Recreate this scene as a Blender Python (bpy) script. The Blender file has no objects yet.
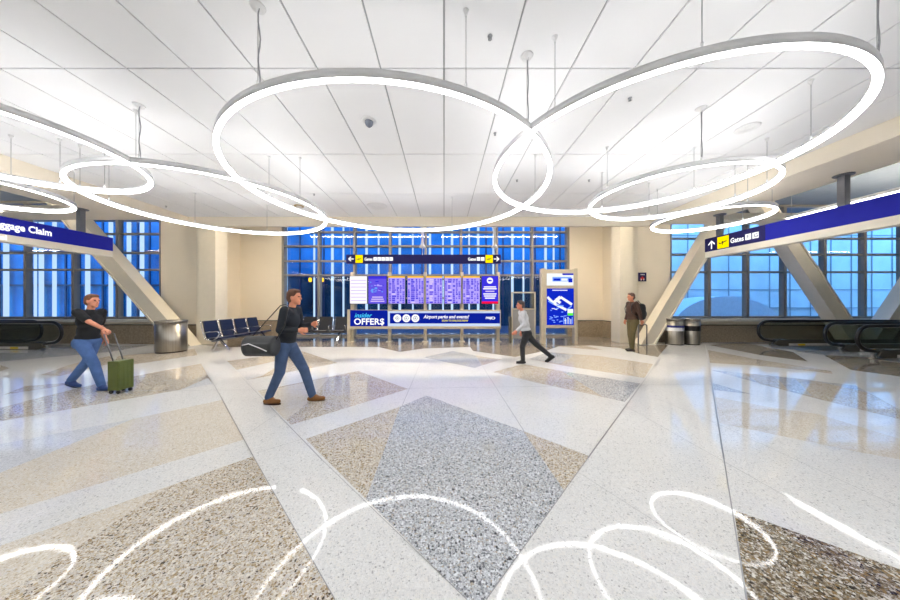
import bpy, bmesh, math, random
from mathutils import Vector, Matrix
random.seed(7)
PI = math.pi
scene = bpy.context.scene
C = scene.collection
# ------------------------------------------------------------------ camera
CAMH = 1.5
FP = 275.0          # focal length in pixels of a 900 px frame
cd = bpy.data.cameras.new('camera'); cam = bpy.data.objects.new('camera', cd); C.objects.link(cam)
cam.location = (0, 0, CAMH); cam.rotation_euler = (PI/2, 0, 0)
cd.sensor_width = 36; cd.sensor_fit = 'HORIZONTAL'; cd.lens = FP*36/900
cd.shift_x = 6/900; cd.shift_y = 3/900; cd.clip_start = 0.05; cd.clip_end = 300
scene.camera = cam
scene.view_settings.view_transform = 'Standard'
try: scene.view_settings.look = 'None'
except Exception: pass
scene.view_settings.gamma = 1; scene.view_settings.use_curve_mapping = False
scene.view_settings.exposure = 0.33
scene.cycles.use_denoising = True
scene.cycles.max_bounces = 8; scene.cycles.diffuse_bounces = 5; scene.cycles.glossy_bounces = 4
scene.cycles.transparent_max_bounces = 16
scene.cycles.sample_clamp_indirect = 8

def lin(c):
    return tuple((v/255/12.92 if v/255 <= .04045 else ((v/255+.055)/1.055)**2.4) for v in c)
# ------------------------------------------------------------------ materials
def nt(name):
    m = bpy.data.materials.new(name); m.use_nodes = True
    n = m.node_tree; n.nodes.clear()
    out = n.nodes.new('ShaderNodeOutputMaterial')
    return m, n, out
def mat(name, rgb, rough=.5, metal=0, var=.05, scale=6, bump=0, bscale=40, ior=1.5, stretch=None, coat=0):
    m, n, out = nt(name)
    p = n.nodes.new('ShaderNodeBsdfPrincipled'); c = lin(rgb)
    tc = n.nodes.new('ShaderNodeTexCoord')
    src = tc.outputs['Object']
    if stretch:
        mp = n.nodes.new('ShaderNodeMapping'); mp.inputs['Scale'].default_value = stretch
        n.links.new(src, mp.inputs['Vector']); src = mp.outputs['Vector']
    no = n.nodes.new('ShaderNodeTexNoise'); no.inputs['Scale'].default_value = scale; no.inputs['Detail'].default_value = 4
    n.links.new(src, no.inputs['Vector'])
    cr = n.nodes.new('ShaderNodeValToRGB')
    cr.color_ramp.elements[0].position = .3; cr.color_ramp.elements[1].position = .7
    cr.color_ramp.elements[0].color = tuple(v*(1-var) for v in c)+(1,)
    cr.color_ramp.elements[1].color = tuple(min(1, v*(1+var)) for v in c)+(1,)
    n.links.new(no.outputs['Fac'], cr.inputs['Fac']); n.links.new(cr.outputs['Color'], p.inputs['Base Color'])
    p.inputs['Roughness'].default_value = rough; p.inputs['Metallic'].default_value = metal; p.inputs['IOR'].default_value = ior
    p.inputs['Coat Weight'].default_value = coat
    if bump:
        n2 = n.nodes.new('ShaderNodeTexNoise'); n2.inputs['Scale'].default_value = bscale; n2.inputs['Detail'].default_value = 3
        n.links.new(src, n2.inputs['Vector'])
        b = n.nodes.new('ShaderNodeBump'); b.inputs['Strength'].default_value = bump; b.inputs['Distance'].default_value = .01
        n.links.new(n2.outputs['Fac'], b.inputs['Height']); n.links.new(b.outputs['Normal'], p.inputs['Normal'])
    n.links.new(p.outputs[0], out.inputs[0])
    return m
def emit(name, rgb, s):
    m, n, out = nt(name)
    e = n.nodes.new('ShaderNodeEmission'); e.inputs['Color'].default_value = lin(rgb)+(1,); e.inputs['Strength'].default_value = s
    n.links.new(e.outputs[0], out.inputs[0]); return m
def terrazzo(name, matrix, chips, scale=75, cover=.62, fleck=None, rough=.045):
    """polished terrazzo: stone chips (voronoi cells of random colour) in a cement matrix"""
    m, n, out = nt(name)
    p = n.nodes.new('ShaderNodeBsdfPrincipled')
    tc = n.nodes.new('ShaderNodeTexCoord')
    dn = n.nodes.new('ShaderNodeTexNoise'); dn.inputs['Scale'].default_value = scale*.8; dn.inputs['Detail'].default_value = 1
    n.links.new(tc.outputs['Object'], dn.inputs['Vector'])
    vm = n.nodes.new('ShaderNodeVectorMath'); vm.operation = 'MULTIPLY_ADD'
    vm.inputs[1].default_value = (.012, .012, .012)
    n.links.new(dn.outputs['Color'], vm.inputs[0]); n.links.new(tc.outputs['Object'], vm.inputs[2])
    def layer(sc, cols, cov, base_sock):
        v = n.nodes.new('ShaderNodeTexVoronoi'); v.inputs['Scale'].default_value = sc; v.inputs['Randomness'].default_value = 1
        v.voronoi_dimensions = '2D'
        n.links.new(vm.outputs[0], v.inputs['Vector'])
        se = n.nodes.new('ShaderNodeSeparateColor'); n.links.new(v.outputs['Color'], se.inputs[0])
        cr = n.nodes.new('ShaderNodeValToRGB'); cr.color_ramp.interpolation = 'CONSTANT'
        el = cr.color_ramp.elements
        acc = 0; tot = sum(w for _, w in cols)
        for i, (c, w) in enumerate(cols):
            e = el[0] if i == 0 else (el[1] if i == 1 else el.new(min(.999, acc/tot)))
            e.position = min(.999, acc/tot); e.color = lin(c)+(1,); acc += w
        n.links.new(se.outputs['Red'], cr.inputs['Fac'])
        d = n.nodes.new('ShaderNodeMath'); d.operation = 'MULTIPLY'; d.inputs[1].default_value = cov*1.2
        n.links.new(se.outputs['Green'], d.inputs[0])
        ls = n.nodes.new('ShaderNodeMath'); ls.operation = 'LESS_THAN'
        n.links.new(v.outputs['Distance'], ls.inputs[0]); n.links.new(d.outputs[0], ls.inputs[1])
        mx = n.nodes.new('ShaderNodeMix'); mx.data_type = 'RGBA'
        n.links.new(ls.outputs[0], mx.inputs['Factor'])
        if base_sock is None: mx.inputs['A'].default_value = lin(matrix)+(1,)
        else: n.links.new(base_sock, mx.inputs['A'])
        n.links.new(cr.outputs['Color'], mx.inputs['B'])
        return mx.outputs['Result']
    s = layer(scale*2.2, chips, cover*.9, None)
    s = layer(scale, chips, cover, s)
    # broad mottling
    bn = n.nodes.new('ShaderNodeTexNoise'); bn.inputs['Scale'].default_value = 1.3; bn.inputs['Detail'].default_value = 3
    n.links.new(tc.outputs['Object'], bn.inputs['Vector'])
    mr = n.nodes.new('ShaderNodeMapRange'); mr.inputs['To Min'].default_value = .93; mr.inputs['To Max'].default_value = 1.05
    n.links.new(bn.outputs['Fac'], mr.inputs['Value'])
    sc_ = n.nodes.new('ShaderNodeVectorMath'); sc_.operation = 'SCALE'
    n.links.new(s, sc_.inputs[0]); n.links.new(mr.outputs[0], sc_.inputs['Scale'])
    n.links.new(sc_.outputs[0], p.inputs['Base Color'])
    p.inputs['Roughness'].default_value = rough; p.inputs['IOR'].default_value = 1.42
    wn = n.nodes.new('ShaderNodeTexNoise'); wn.inputs['Scale'].default_value = 14; wn.inputs['Detail'].default_value = 2
    n.links.new(tc.outputs['Object'], wn.inputs['Vector'])
    b = n.nodes.new('ShaderNodeBump'); b.inputs['Strength'].default_value = .05; b.inputs['Distance'].default_value = .004
    n.links.new(wn.outputs['Fac'], b.inputs['Height']); n.links.new(b.outputs['Normal'], p.inputs['Normal'])
    n.links.new(p.outputs[0], out.inputs[0])
    return m
def glass(name, tint=(1, 1, 1), refl=.08):
    m, n, out = nt(name)
    t = n.nodes.new('ShaderNodeBsdfTransparent'); t.inputs['Color'].default_value = tuple(tint)+(1,)
    g = n.nodes.new('ShaderNodeBsdfGlossy'); g.inputs['Roughness'].default_value = .02
    lw = n.nodes.new('ShaderNodeLayerWeight'); lw.inputs['Blend'].default_value = .5
    pw = n.nodes.new('ShaderNodeMath'); pw.operation = 'POWER'; pw.inputs[1].default_value = 4
    n.links.new(lw.outputs['Facing'], pw.inputs[0])
    f = n.nodes.new('ShaderNodeMath'); f.operation = 'MULTIPLY_ADD'; f.inputs[1].default_value = .6; f.inputs[2].default_value = .025
    n.links.new(pw.outputs[0], f.inputs[0])
    mx = n.nodes.new('ShaderNodeMixShader')
    n.links.new(f.outputs[0], mx.inputs[0]); n.links.new(t.outputs[0], mx.inputs[1]); n.links.new(g.outputs[0], mx.inputs[2])
    n.links.new(mx.outputs[0], out.inputs[0]); return m

M = {}
W_ = (228, 229, 228)
M['white'] = terrazzo('white terrazzo', W_, [((236,237,236),5),((221,222,221),4),((207,208,208),2),((180,181,181),.8),((233,232,228),4)], 95, .58)
M['tan'] = terrazzo('tan terrazzo', (206,199,187), [((190,174,146),3),((230,225,214),4),((162,142,110),2.2),((120,100,76),1.1),((206,203,198),3),((78,70,62),.8)], 84, .66)
M['ltan'] = terrazzo('pale tan terrazzo', (222,216,205), [((214,204,184),4),((232,228,219),4),((200,187,163),2.2),((180,166,144),.7),((220,219,216),2)], 92, .6)
M['grey'] = terrazzo('grey terrazzo', (190,194,199), [((156,160,166),3),((212,217,222),4),((118,121,127),1.6),((72,74,80),1.0),((232,236,240),2.4),((178,170,158),1.6)], 84, .66)
M['lgrey'] = terrazzo('pale grey terrazzo', (216,219,223), [((204,207,212),4),((228,230,234),4),((186,190,195),2),((166,169,174),.5)], 92, .6)
M['dark'] = terrazzo('dark aggregate terrazzo', (140,131,115), [((104,90,66),3),((190,184,172),3),((70,62,53),2),((142,118,80),2.4),((220,218,212),1.8),((44,42,40),1)], 72, .7)
M['brown'] = terrazzo('brown terrazzo', (150,139,122), [((134,120,101),3),((166,157,142),3),((108,97,82),1.4),((180,173,160),1.4)], 90, .6)
M['divider'] = mat('zinc divider strip', (150,152,154), .35, .6)
M['ceil'] = mat('painted ceiling panel', (240,241,243), .6, var=.01, scale=2)
M['ceilgap'] = mat('ceiling joint shadow gap', (176,178,180), .8, var=.02)
M['cream'] = mat('cream painted plaster', (240,230,211), .6, var=.015, scale=1.5)
M['beam'] = mat('cream painted steel', (232,224,206), .45, var=.02)
M['upper'] = mat('grey blue painted soffit', (120,132,146), .7)
M['granite'] = mat('brown granite', (152,138,118), .3, var=.28, scale=22, stretch=(1,1,1))
M['sill'] = mat('pale stone sill', (222,218,210), .4)
M['alu'] = mat('grey painted aluminium', (140,136,128), .45, .1, var=.04)
M['steel'] = mat('brushed stainless steel', (168,163,154), .36, 1, var=.14, scale=30, stretch=(1,1,.02))
M['bronze'] = mat('champagne metal', (196,187,166), .4, .25, var=.06)
M['chrome'] = mat('polished chrome', (225,226,228), .12, 1, var=.02)
M['postgrey'] = mat('grey steel post', (120,122,128), .4, .5)
M['ringbody'] = mat('silver ring housing', (232,233,235), .4, .1, var=.03)
M['ringlight'] = emit('ring diffuser', (253,251,249), 11.5)
M['strip'] = emit('cove strip light', (255,252,248), 9)
M['cable'] = mat('grey cable', (150,152,156), .5)
M['whiteplastic'] = mat('white plastic', (232,233,234), .4, var=.02)
M['blacktrim'] = mat('black rubber', (14,14,18), .28, var=.1)
M['glass'] = glass('window glass', (.93,.96,1))
M['bglass'] = glass('balustrade glass', (.80,.83,.81))
M['blue'] = mat('royal blue sign face', (0,14,160), .75, var=.03)
M['navy'] = mat('dark navy sign face', (18,14,88), .75, var=.03)
M['txt'] = emit('backlit white lettering', (255,255,255), 1.1)
M['yellow'] = emit('backlit yellow pictogram', (255,222,0), 1.0)
M['black'] = mat('black print', (12,12,12), .5)
M['seat'] = mat('black vinyl', (24,25,32), .32, var=.12, bump=.1)
M['seatblue'] = mat('dark navy vinyl', (24,30,56), .32, var=.12, bump=.1)
M['treadway'] = mat('grooved metal pallet', (90,94,98), .35, .8, var=.15, scale=60, stretch=(.05,1,1))
M['wdark'] = mat('walkway cladding', (104,100,90), .25, .4)

# ------------------------------------------------------------------ mesh helpers
def new_bm(): return bmesh.new()
def box(bm, x0, x1, y0, y1, z0, z1, mi=0):
    v = [bm.verts.new(p) for p in ((x0,y0,z0),(x1,y0,z0),(x1,y1,z0),(x0,y1,z0),(x0,y0,z1),(x1,y0,z1),(x1,y1,z1),(x0,y1,z1))]
    for f in ((0,3,2,1),(4,5,6,7),(0,1,5,4),(1,2,6,5),(2,3,7,6),(3,0,4,7)):
        fc = bm.faces.new([v[i] for i in f]); fc.material_index = mi
def frame_of(d):
    d = d.normalized(); u = Vector((0,0,1)) if abs(d.z) < .95 else Vector((1,0,0))
    a = d.cross(u).normalized(); b = a.cross(d).normalized(); return a, b
def tube(bm, pts, r, n=10, mi=0, close=False, flat=1.0, caps=True):
    pts = [Vector(p) for p in pts]; rings = []; N = len(pts)
    rs = r if isinstance(r, (list, tuple)) else [r]*N
    prev = None
    for i, p in enumerate(pts):
        if close: d = pts[(i+1) % N]-pts[i-1]
        else: d = pts[min(i+1, N-1)]-pts[max(i-1, 0)]
        a, b = frame_of(d)
        if prev is not None:
            dn = d.normalized(); a = (prev-dn*prev.dot(dn)).normalized(); b = a.cross(dn)
        prev = a
        rings.append([bm.verts.new(p+a*rs[i]*math.cos(t*2*PI/n)+b*rs[i]*flat*math.sin(t*2*PI/n)) for t in range(n)])
    for i in range(N if close else N-1):
        A, B = rings[i], rings[(i+1) % N]
        for t in range(n):
            f = bm.faces.new((A[t], A[(t+1) % n], B[(t+1) % n], B[t])); f.material_index = mi; f.smooth = True
    if not close and caps:
        for R_ in (rings[0], rings[-1]):
            try: f = bm.faces.new(R_); f.material_index = mi
            except ValueError: pass
def lathe(bm, prof, cx, cy, n=40, mi=0, smooth=True, close=False):
    rings = [[bm.verts.new((cx+r*math.cos(t*2*PI/n), cy+r*math.sin(t*2*PI/n), z)) for t in range(n)] for r, z in prof]
    L = len(rings)
    for i in range(L if close else L-1):
        A, B = rings[i], rings[(i+1) % L]
        for t in range(n):
            f = bm.faces.new((A[t], A[(t+1) % n], B[(t+1) % n], B[t])); f.material_index = mi if not isinstance(mi, list) else mi[i]; f.smooth = smooth
    if not close:
        for R_, (r, z) in ((rings[0], prof[0]), (rings[-1], prof[-1])):
            if r > 1e-4:
                f = bm.faces.new(R_); f.material_index = 0 if isinstance(mi, list) else mi
def prism(bm, poly, axis, a0, a1, mi=0):
    """poly: 2-D points; axis 'x','y','z' is the extrusion direction"""
    def P(u, v, a): return {'x': (a, u, v), 'y': (u, a, v), 'z': (u, v, a)}[axis]
    A = [bm.verts.new(P(u, v, a0)) for u, v in poly]; B = [bm.verts.new(P(u, v, a1)) for u, v in poly]
    n = len(poly)
    for L in (A, B): f = bm.faces.new(L); f.material_index = mi
    for i in range(n):
        f = bm.faces.new((A[i], A[(i+1) % n], B[(i+1) % n], B[i])); f.material_index = mi
def obj(name, bm, m, parent=None, bevel=0):
    bmesh.ops.recalc_face_normals(bm, faces=bm.faces)
    me = bpy.data.meshes.new(name); bm.to_mesh(me); bm.free()
    for k in (m if isinstance(m, (list, tuple)) else [m]): me.materials.append(k)
    o = bpy.data.objects.new(name, me); C.objects.link(o)
    if parent is not None:
        o.parent = parent
        o.matrix_parent_inverse = Matrix.Identity(4)
    if bevel:
        b = o.modifiers.new('bevel', 'BEVEL'); b.width = bevel; b.segments = 2; b.limit_method = 'ANGLE'
    return o
def tag(o, label, cat, group=None, kind=None):
    o['label'] = label; o['category'] = cat
    if group: o['group'] = group
    if kind: o['kind'] = kind
    return o
def thing(name, label, cat, loc=(0,0,0), rz=0, group=None):
    o = bpy.data.objects.new(name, None); C.objects.link(o); o.empty_display_size = .1
    o.location = loc; o.rotation_euler = (0,0,rz); return tag(o, label, cat, group)
def struct(name, bm, m, parent=None, bevel=0):
    o = obj(name, bm, m, parent, bevel); o['kind'] = 'structure'; return o
FONT = None
def text_bm(bm, s, origin, right, up, height, width=None, mi=0, depth=.003, shear=0, bold=.0):
    """adds extruded lettering to bm; height = cap height; origin = lower-left corner"""
    cu = bpy.data.curves.new('t', 'FONT'); cu.body = s; cu.size = 1; cu.extrude = 0; cu.offset = bold; cu.shear = shear
    cu.resolution_u = 3
    o = bpy.data.objects.new('t', cu); C.objects.link(o)
    dg = bpy.context.evaluated_depsgraph_get(); dg.update()
    me = bpy.data.meshes.new_from_object(o.evaluated_get(dg))
    bpy.data.objects.remove(o); bpy.data.curves.remove(cu)
    if not me.vertices: return 0
    xs = [v.co.x for v in me.vertices]; x0, x1 = min(xs), max(xs)
    sy = height/.72; sx = (width/(x1-x0)) if width else sy
    right = Vector(right).normalized(); up = Vector(up).normalized(); nn = right.cross(up)
    O = Vector(origin)
    vs = [bm.verts.new(O+right*((v.co.x-x0)*sx)+up*(v.co.y*sy)+nn*depth) for v in me.vertices]
    for p in me.polygons:
        try: f = bm.faces.new([vs[i] for i in p.vertices]); f.material_index = mi
        except ValueError: pass
    w = (x1-x0)*sx
    bpy.data.meshes.remove(me)
    return w
def quad(bm, pts, mi=0):
    f = bm.faces.new([bm.verts.new(p) for p in pts]); f.material_index = mi
def flat_rect(bm, O, right, up, u0, u1, v0, v1, d, mi=0):
    O = Vector(O); r = Vector(right); u = Vector(up); n = r.cross(u)
    quad(bm, [O+r*a+u*b+n*d for a, b in ((u0,v0),(u1,v0),(u1,v1),(u0,v1))], mi)
def flat_poly(bm, O, right, up, pts, d, mi=0):
    O = Vector(O); r = Vector(right); u = Vector(up); n = r.cross(u)
    quad(bm, [O+r*a+u*b+n*d for a, b in pts], mi)
def arrow(O, right, up, cx, cy, s, ang, bm, d, mi):
    def T(a, b):
        c, q = math.cos(ang), math.sin(ang); return (cx+(a*c-b*q)*s, cy+(a*q+b*c)*s)
    flat_poly(bm, O, right, up, [T(-.5,-.07),(T(.38,-.07)),(T(.38,.07)),T(-.5,.07)], d, mi)
    flat_poly(bm, O, right, up, [T(.5,0),T(.1,.4),T(-.08,.4),T(.30,0)], d, mi)
    flat_poly(bm, O, right, up, [T(.5,0),T(.30,0),T(-.08,-.4),T(.1,-.4)], d, mi)
def plane_icon(O, right, up, cx, cy, s, bm, d, mi):
    # small taking-off aeroplane pictogram
    a = math.radians(14)
    def T(x, y): return (cx+(x*math.cos(a)-y*math.sin(a))*s, cy+(x*math.sin(a)+y*math.cos(a))*s)
    flat_poly(bm, O, right, up, [T(-.36,.02),T(.30,.04),T(.38,.0),T(.30,-.05),T(-.30,-.06)], d, mi)
    flat_poly(bm, O, right, up, [T(-.36,.02),T(-.40,.14),T(-.33,.14),T(-.24,.02)], d+.0004, mi)
    flat_poly(bm, O, right, up, [T(.08,-.02),T(-.06,-.2),T(-.13,-.2),T(-.04,-.02)], d+.0004, mi)
    flat_poly(bm, O, right, up, [T(.08,.02),T(-.02,.14),T(-.08,.14),T(-.04,.02)], d+.0004, mi)

# ------------------------------------------------------------------ FLOOR
def fl(p):
    dy = p[1]-303.0
    return ((p[0]-444)/dy*CAMH, FP*CAMH/dy)
bm = new_bm()
quad(bm, [(-30,-8,0),(30,-8,0),(30,13,0),(-30,13,0)], 0)
FM = ['white','tan','ltan','grey','lgrey','dark','brown','divider']
def fp(poly, m, z):
    quad(bm, [(*fl(p), z) for p in poly], FM.index(m))
z1, z2 = .0006, .0012
fp([(-150,447),(0,408),(42,397),(104,382),(201,363.5),(213,384),(0,421.5)], 'tan', z1)
fp([(180,390),(208,378),(213,384)], 'lgrey', z2)
fp([(-200,575),(-200,484),(0,444.4),(133,419),(222,400),(244,439.5),(0,514)], 'ltan', z1)
fp([(-200,484),(0,444.4),(133,419),(0,473),(-200,554)], 'lgrey', z2)
fp([(-600,758),(-200,617),(0,546),(253,456.4),(335,600),(849,1500),(-600,1500)], 'tan', z1)
fp([(-200,617),(0,546),(170,486),(41,571),(-200,730)], 'ltan', z2)
fp([(305.5,439),(400,406.7),(426.7,395.5),(523,431),(589,456),(478,611)], 'tan', z1)
fp([(366,499),(400,406.7),(426.7,395.5),(523,431),(564,490.5),(478,611)], 'grey', z2)
fp([(258,391),(358,371),(408,389),(291,425)], 'tan', z1)
fp([(258,391),(275,389),(330,377),(300,410),(285,420)], 'ltan', z2)
fp([(227,361),(302,351),(338,363),(247,380)], 'tan', z1)
fp([(236,370),(290,358),(262,376),(247,380)], 'lgrey', z2)
fp([(110,368),(118,356),(195,349),(198,355)], 'tan', z1)
fp([(0,352),(60,347),(150,345),(110,352),(20,360),(-30,364)], 'grey', z1)
fp([(40,375),(72,364),(109,356),(118,362),(60,376)], 'tan', z1)
fp([(3,395),(25,386),(80,382),(50,388)], 'tan', z1)
fp([(-120,392),(-60,376),(0,365),(10,368),(-60,392)], 'tan', z1)
fp([(423,357.3),(453,351),(475.5,355.5),(481.5,365.5),(474.5,368)], 'grey', z1)
fp([(475.5,355.5),(502,359.5),(481.5,365.5)], 'tan', z1)
fp([(493,372),(523,364),(562,371),(603,397),(590,394),(540,383.5)], 'tan', z1)
fp([(562,371),(640,383.5),(625,402),(603,397)], 'grey', z1)
fp([(529,359),(548,352),(600,356),(653,364),(644.5,378),(565,366)], 'tan', z1)
fp([(529,359),(548,352),(575,355),(560,364)], 'grey', z2)
fp([(130,344),(196,344),(221,347),(378,347),(400,352),(424,348.5),(470,347),(473,351),(515,357),(545,351),(560,346),(615,345),(640,345),(640,333),(130,333)], 'brown', z1)
fp([(591,345.4),(668,345),(658,357),(640,354),(620,348)], 'brown', z1)
fp([(548,345.5),(585,345.5),(603,350),(590,349.5)], 'tan', z1)
fp([(709,345),(745,343),(793,352),(808,361.5),(760,355)], 'brown', z1)
fp([(700,334),(1300,334),(1300,352),(905,352),(842,348),(760,344),(700,343)], 'grey', z1)
fp([(708,350),(755.5,359),(831,371),(833,374),(811,371),(754,365.5),(710,363)], 'tan', z1)
fp([(710.7,370),(769,375.5),(855.5,385.5),(900,410),(936,430),(900,419.5),(800,394.5)], 'grey', z1)
fp([(743,373),(769,375.5),(810,380),(870,393),(936,430),(900,419.5),(862,410),(760,384)], 'tan', z2)
fp([(775,376),(795,378.5),(812,396),(790,392)], 'grey', .0018)
fp([(712.7,383),(753,394.5),(713.8,390)], 'grey', z1)
fp([(715,397),(773,407.8),(818,414),(900,439),(1000,464),(1000,485),(900,459.5),(855.5,451.5),(719.5,423)], 'ltan', z1)
fp([(734,510),(1100,641),(1500,785),(1500,1500),(874,1500)], 'dark', z1)
fp([(824.5,355.5),(855,355),(900,358),(1100,368),(1100,392),(900,376.6),(851,370)], 'brown', z1)
fp([(792,351),(842,350),(900,354),(900,359),(824,355)], 'grey', z2)  # mostly the windows' reflection, painted into the floor as grey
def dv(a, b, w=.006):
    A = Vector(fl(a)); B = Vector(fl(b)); d = (B-A).normalized(); n = Vector((-d.y, d.x))*w/2
    quad(bm, [(*(A+n),.0022),(*(B+n),.0022),(*(B-n),.0022),(*(A-n),.0022)], FM.index('divider'))
for a, b, w in [((195,350),(253,456),.008),((253,456),(335,600),.005),((223,358),(322,460),.008),((322,460),(467,600),.004),
                ((670,345),(588,458),.012),((588,458),(486,600),.006),((705.5,345),(724,459.5),.012),((724,459.5),(746.7,600),.008),
                ((-200,393),(255,390),.012),((255,390),(408,388.5),.012),((408,388.5),(640,385),.012),((640,385),(1200,379),.012),
                ((423,357),(402,406),.008),((475.5,355.5),(524.5,432),.008),((662,365.5),(712,382),.008),((624.5,405.5),(900,561),.005),
                ((658,399),(715.5,423),.006),((715.5,423),(900,507.5),.005),((246.7,434.4),(276.7,414.4),.005),((256.7,453),(303,439),.004),
                ((753,394.5),(818,414),.006),((540,448),(715,560),.003)]:
    dv(a, b, w)
struct('floor', bm, [M[k] for k in FM])

# ------------------------------------------------------------------ CEILING
H = 2.55; ZC = CAMH+H; TW, TL = .69, 1.72
XL, XR = -11*TW, 9*TW; YB = 8.15
SOF = CAMH+2.285
bm = new_bm(); g = .009
y = YB
while y > -8:
    for k in range(-11, 9):
        box(bm, k*TW+g, (k+1)*TW-g, y-TL+g, y-g, ZC, ZC+.02)
    y -= TL
y0c = y
box(bm, XL, XR, y0c, YB, ZC+.02, ZC+.05, 1)
struct('ceiling', bm, [M['ceil'], M['ceilgap']])
# dropped plaster surround
bm = new_bm()
box(bm, XL-.02, XL, -8, YB, SOF+.002, ZC+.05); box(bm, XR, XR+.02, -8, YB, SOF+.002, ZC+.05)
box(bm, XL-.02, XR+.02, YB, YB+.12, SOF, ZC+.05)
struct('trim_1', bm, M['cream'])
bm = new_bm()
box(bm, XL-.02, -9.0, -8, 7.57, SOF, SOF+.17); box(bm, -25, -9.0, 6.9, 7.57, SOF, SOF+.17)
struct('trim_2', bm, M['cream'])
bm = new_bm()
box(bm, XR+.02, 7.4, -8, 8.0, SOF, SOF+.17); box(bm, 7.4, 25, 7.5, 8.0, SOF, SOF+.17)
struct('trim_3', bm, M['cream'])
bm = new_bm(); box(bm, -30, 30, -8, 12.9, 5.3, 5.45); struct('ceiling_upper', bm, M['upper'])

# ------------------------------------------------------------------ WALLS
GZ = .70
bm = new_bm()
box(bm, -9.12, -7.2, 12.3, 12.6, 0, 5.3); box(bm, 5.55, 7.11, 12.3, 12.6, 0, 5.3)
struct('wall_back', bm, M['cream'])
bm = new_bm()
box(bm, -9.4, -9.12, 10.3, 12.6, 0, 5.3); box(bm, -10.5, -9.12, 10.2, 10.5, 0, 5.3)
box(bm, -25, -10.5, 10.2, 10.5, 0, .82)
struct('wall_left', bm, M['cream'])
bm = new_bm()
box(bm, 7.11, 7.4, 10.7, 12.6, 0, 5.3); box(bm, 7.11, 8.72, 10.6, 10.9, 0, 5.3)
box(bm, 8.72, 25, 10.6, 10.9, 0, .82)
struct('wall_right', bm, M['cream'])
for nm, (a, b) in {'wall_front': ((-30, 30), (-8.2, -8))}.items():
    bm = new_bm(); box(bm, a[0], a[1], b[0], b[1], 0, 5.3); struct(nm, bm, M['cream'])
bm = new_bm(); box(bm, -25.2, -25, -8, 10.4, 0, 5.3); struct('wall_far_left', bm, M['cream'])
bm = new_bm(); box(bm, 25, 25.2, -8, 10.9, 0, 5.3); struct('wall_far_right', bm, M['cream'])
# columns
bm = new_bm(); box(bm, -8.9, -8.27, 9.95, 10.5, 0, 5.3); box(bm, -9.12, -8.9, 10.12, 10.3, 0, 5.3); struct('trim_4', bm, M['beam'], bevel=.01)
bm = new_bm(); box(bm, 6.62, 7.12, 10.35, 10.9, 0, 5.3); box(bm, 7.12, 7.4, 10.5, 10.7, 0, 5.3); struct('trim_5', bm, M['beam'], bevel=.01)
# granite bases with stone cap
def granite(name, boxes, top):
    bm = new_bm()
    for b in boxes: box(bm, *b, 0, top)
    o = struct(name, bm, M['granite'])
    bm = new_bm()
    for b in boxes: box(bm, b[0]-.0, b[1], b[2]-.015, b[3], top, top+.03)
    struct('cap', bm, M['blacktrim'], o); return o
granite('baseboard_back', [(-9.10, -7.2, 12.26, 12.3), (5.55, 7.09, 12.26, 12.3)], GZ)
granite('baseboard_side', [(-9.12, -9.08, 10.5, 12.26), (7.07, 7.11, 10.9, 12.26)], GZ)
granite('baseboard_left', [(-25, -9.15, 10.15, 10.2)], .68)
granite('baseboard_right', [(7.42, 25, 10.55, 10.6)], .64)
bm = new_bm(); box(bm, -25, -10.5, 10.02, 10.3, .80, .90); struct('trim_6', bm, M['sill'], bevel=.01)
bm = new_bm(); box(bm, 8.72, 25, 10.42, 10.7, .80, .90); struct('trim_7', bm, M['sill'], bevel=.01)

# ------------------------------------------------------------------ WINDOWS
TR = [1.25, 1.88, 2.55, 3.18]
def window(name, xs, y, zs, z0, z1, w=.10, dep=.24, side=None):
    bm = new_bm()
    for x in xs: box(bm, x-w/2, x+w/2, y-.02, y+dep, z0, z1)
    for z in zs: box(bm, xs[0], xs[-1], y, y+dep*.75, z-.035, z+.035)
    box(bm, xs[0], xs[-1], y-.01, y+dep*.8, z0, z0+.09)
    box(bm, xs[0], xs[-1], y-.01, y+dep*.8, z1-.09, z1)
    o = struct(name, bm, M['alu'])
    bm = new_bm()
    box(bm, xs[0], xs[-1], y+dep*.45, y+dep*.45+.015, z0+.05, z1-.05)
    struct('window_pane', bm, M['glass'], o); return o
window('window_1', [-7.2+1.594*i for i in range(9)], 12.3, [CAMH+t for t in TR], 0, 5.3)
window('window_2', [-10.55, -12.17, -13.82, -15.6, -17.1, -18.6, -20.1, -21.6, -23.1, -24.9][::-1], 10.25, [CAMH+t for t in (1.24, 1.87, 2.58)], .90, 5.3, .10, .15)
window('window_3', [8.75, 10.27, 11.75, 13.2, 14.75, 16.3, 17.8, 19.3, 20.8, 22.3, 24.9], 10.65, [CAMH+t for t in (1.2, 1.87, 2.5)], .90, 5.3, .11, .15)

# diagonal braces (structure of the building)
def brace(name, xa, za, xb, zb, y0, y1, w):
    d = Vector((xb-xa, zb-za)).normalized(); n = Vector((d.y, -d.x))*w/2
    hw = w/2/abs(d.y)
    bm = new_bm()
    prism(bm, [(xa-hw, za), (xa+hw, za), (xb+hw, zb), (xb-hw, zb)], 'y', y0, y1)
    o = struct(name, bm, M['beam'], bevel=.012)
    bm = new_bm()   # raised edge flanges
    for s in (-1, 1):
        c = hw*s; t = .035
        prism(bm, [(xa+c-t, za), (xa+c+t, za), (xb+c+t, zb), (xb+c-t, zb)], 'y', y0-.03, y1)
    struct('edge_flange', bm, M['beam'], o); return o
brace('trim_8', 7.42, 0, 10.6, 5.3, 10.0, 10.38, .40)
brace('trim_9', 15.15, 0, 11.6, 5.3, 10.0, 10.38, .46)
brace('trim_10', 15.85, 0, 19.4, 5.3, 10.0, 10.38, .46)
brace('trim_11', -9.1, 0, -13.75, 5.3, 9.55, 9.98, .44)

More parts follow.
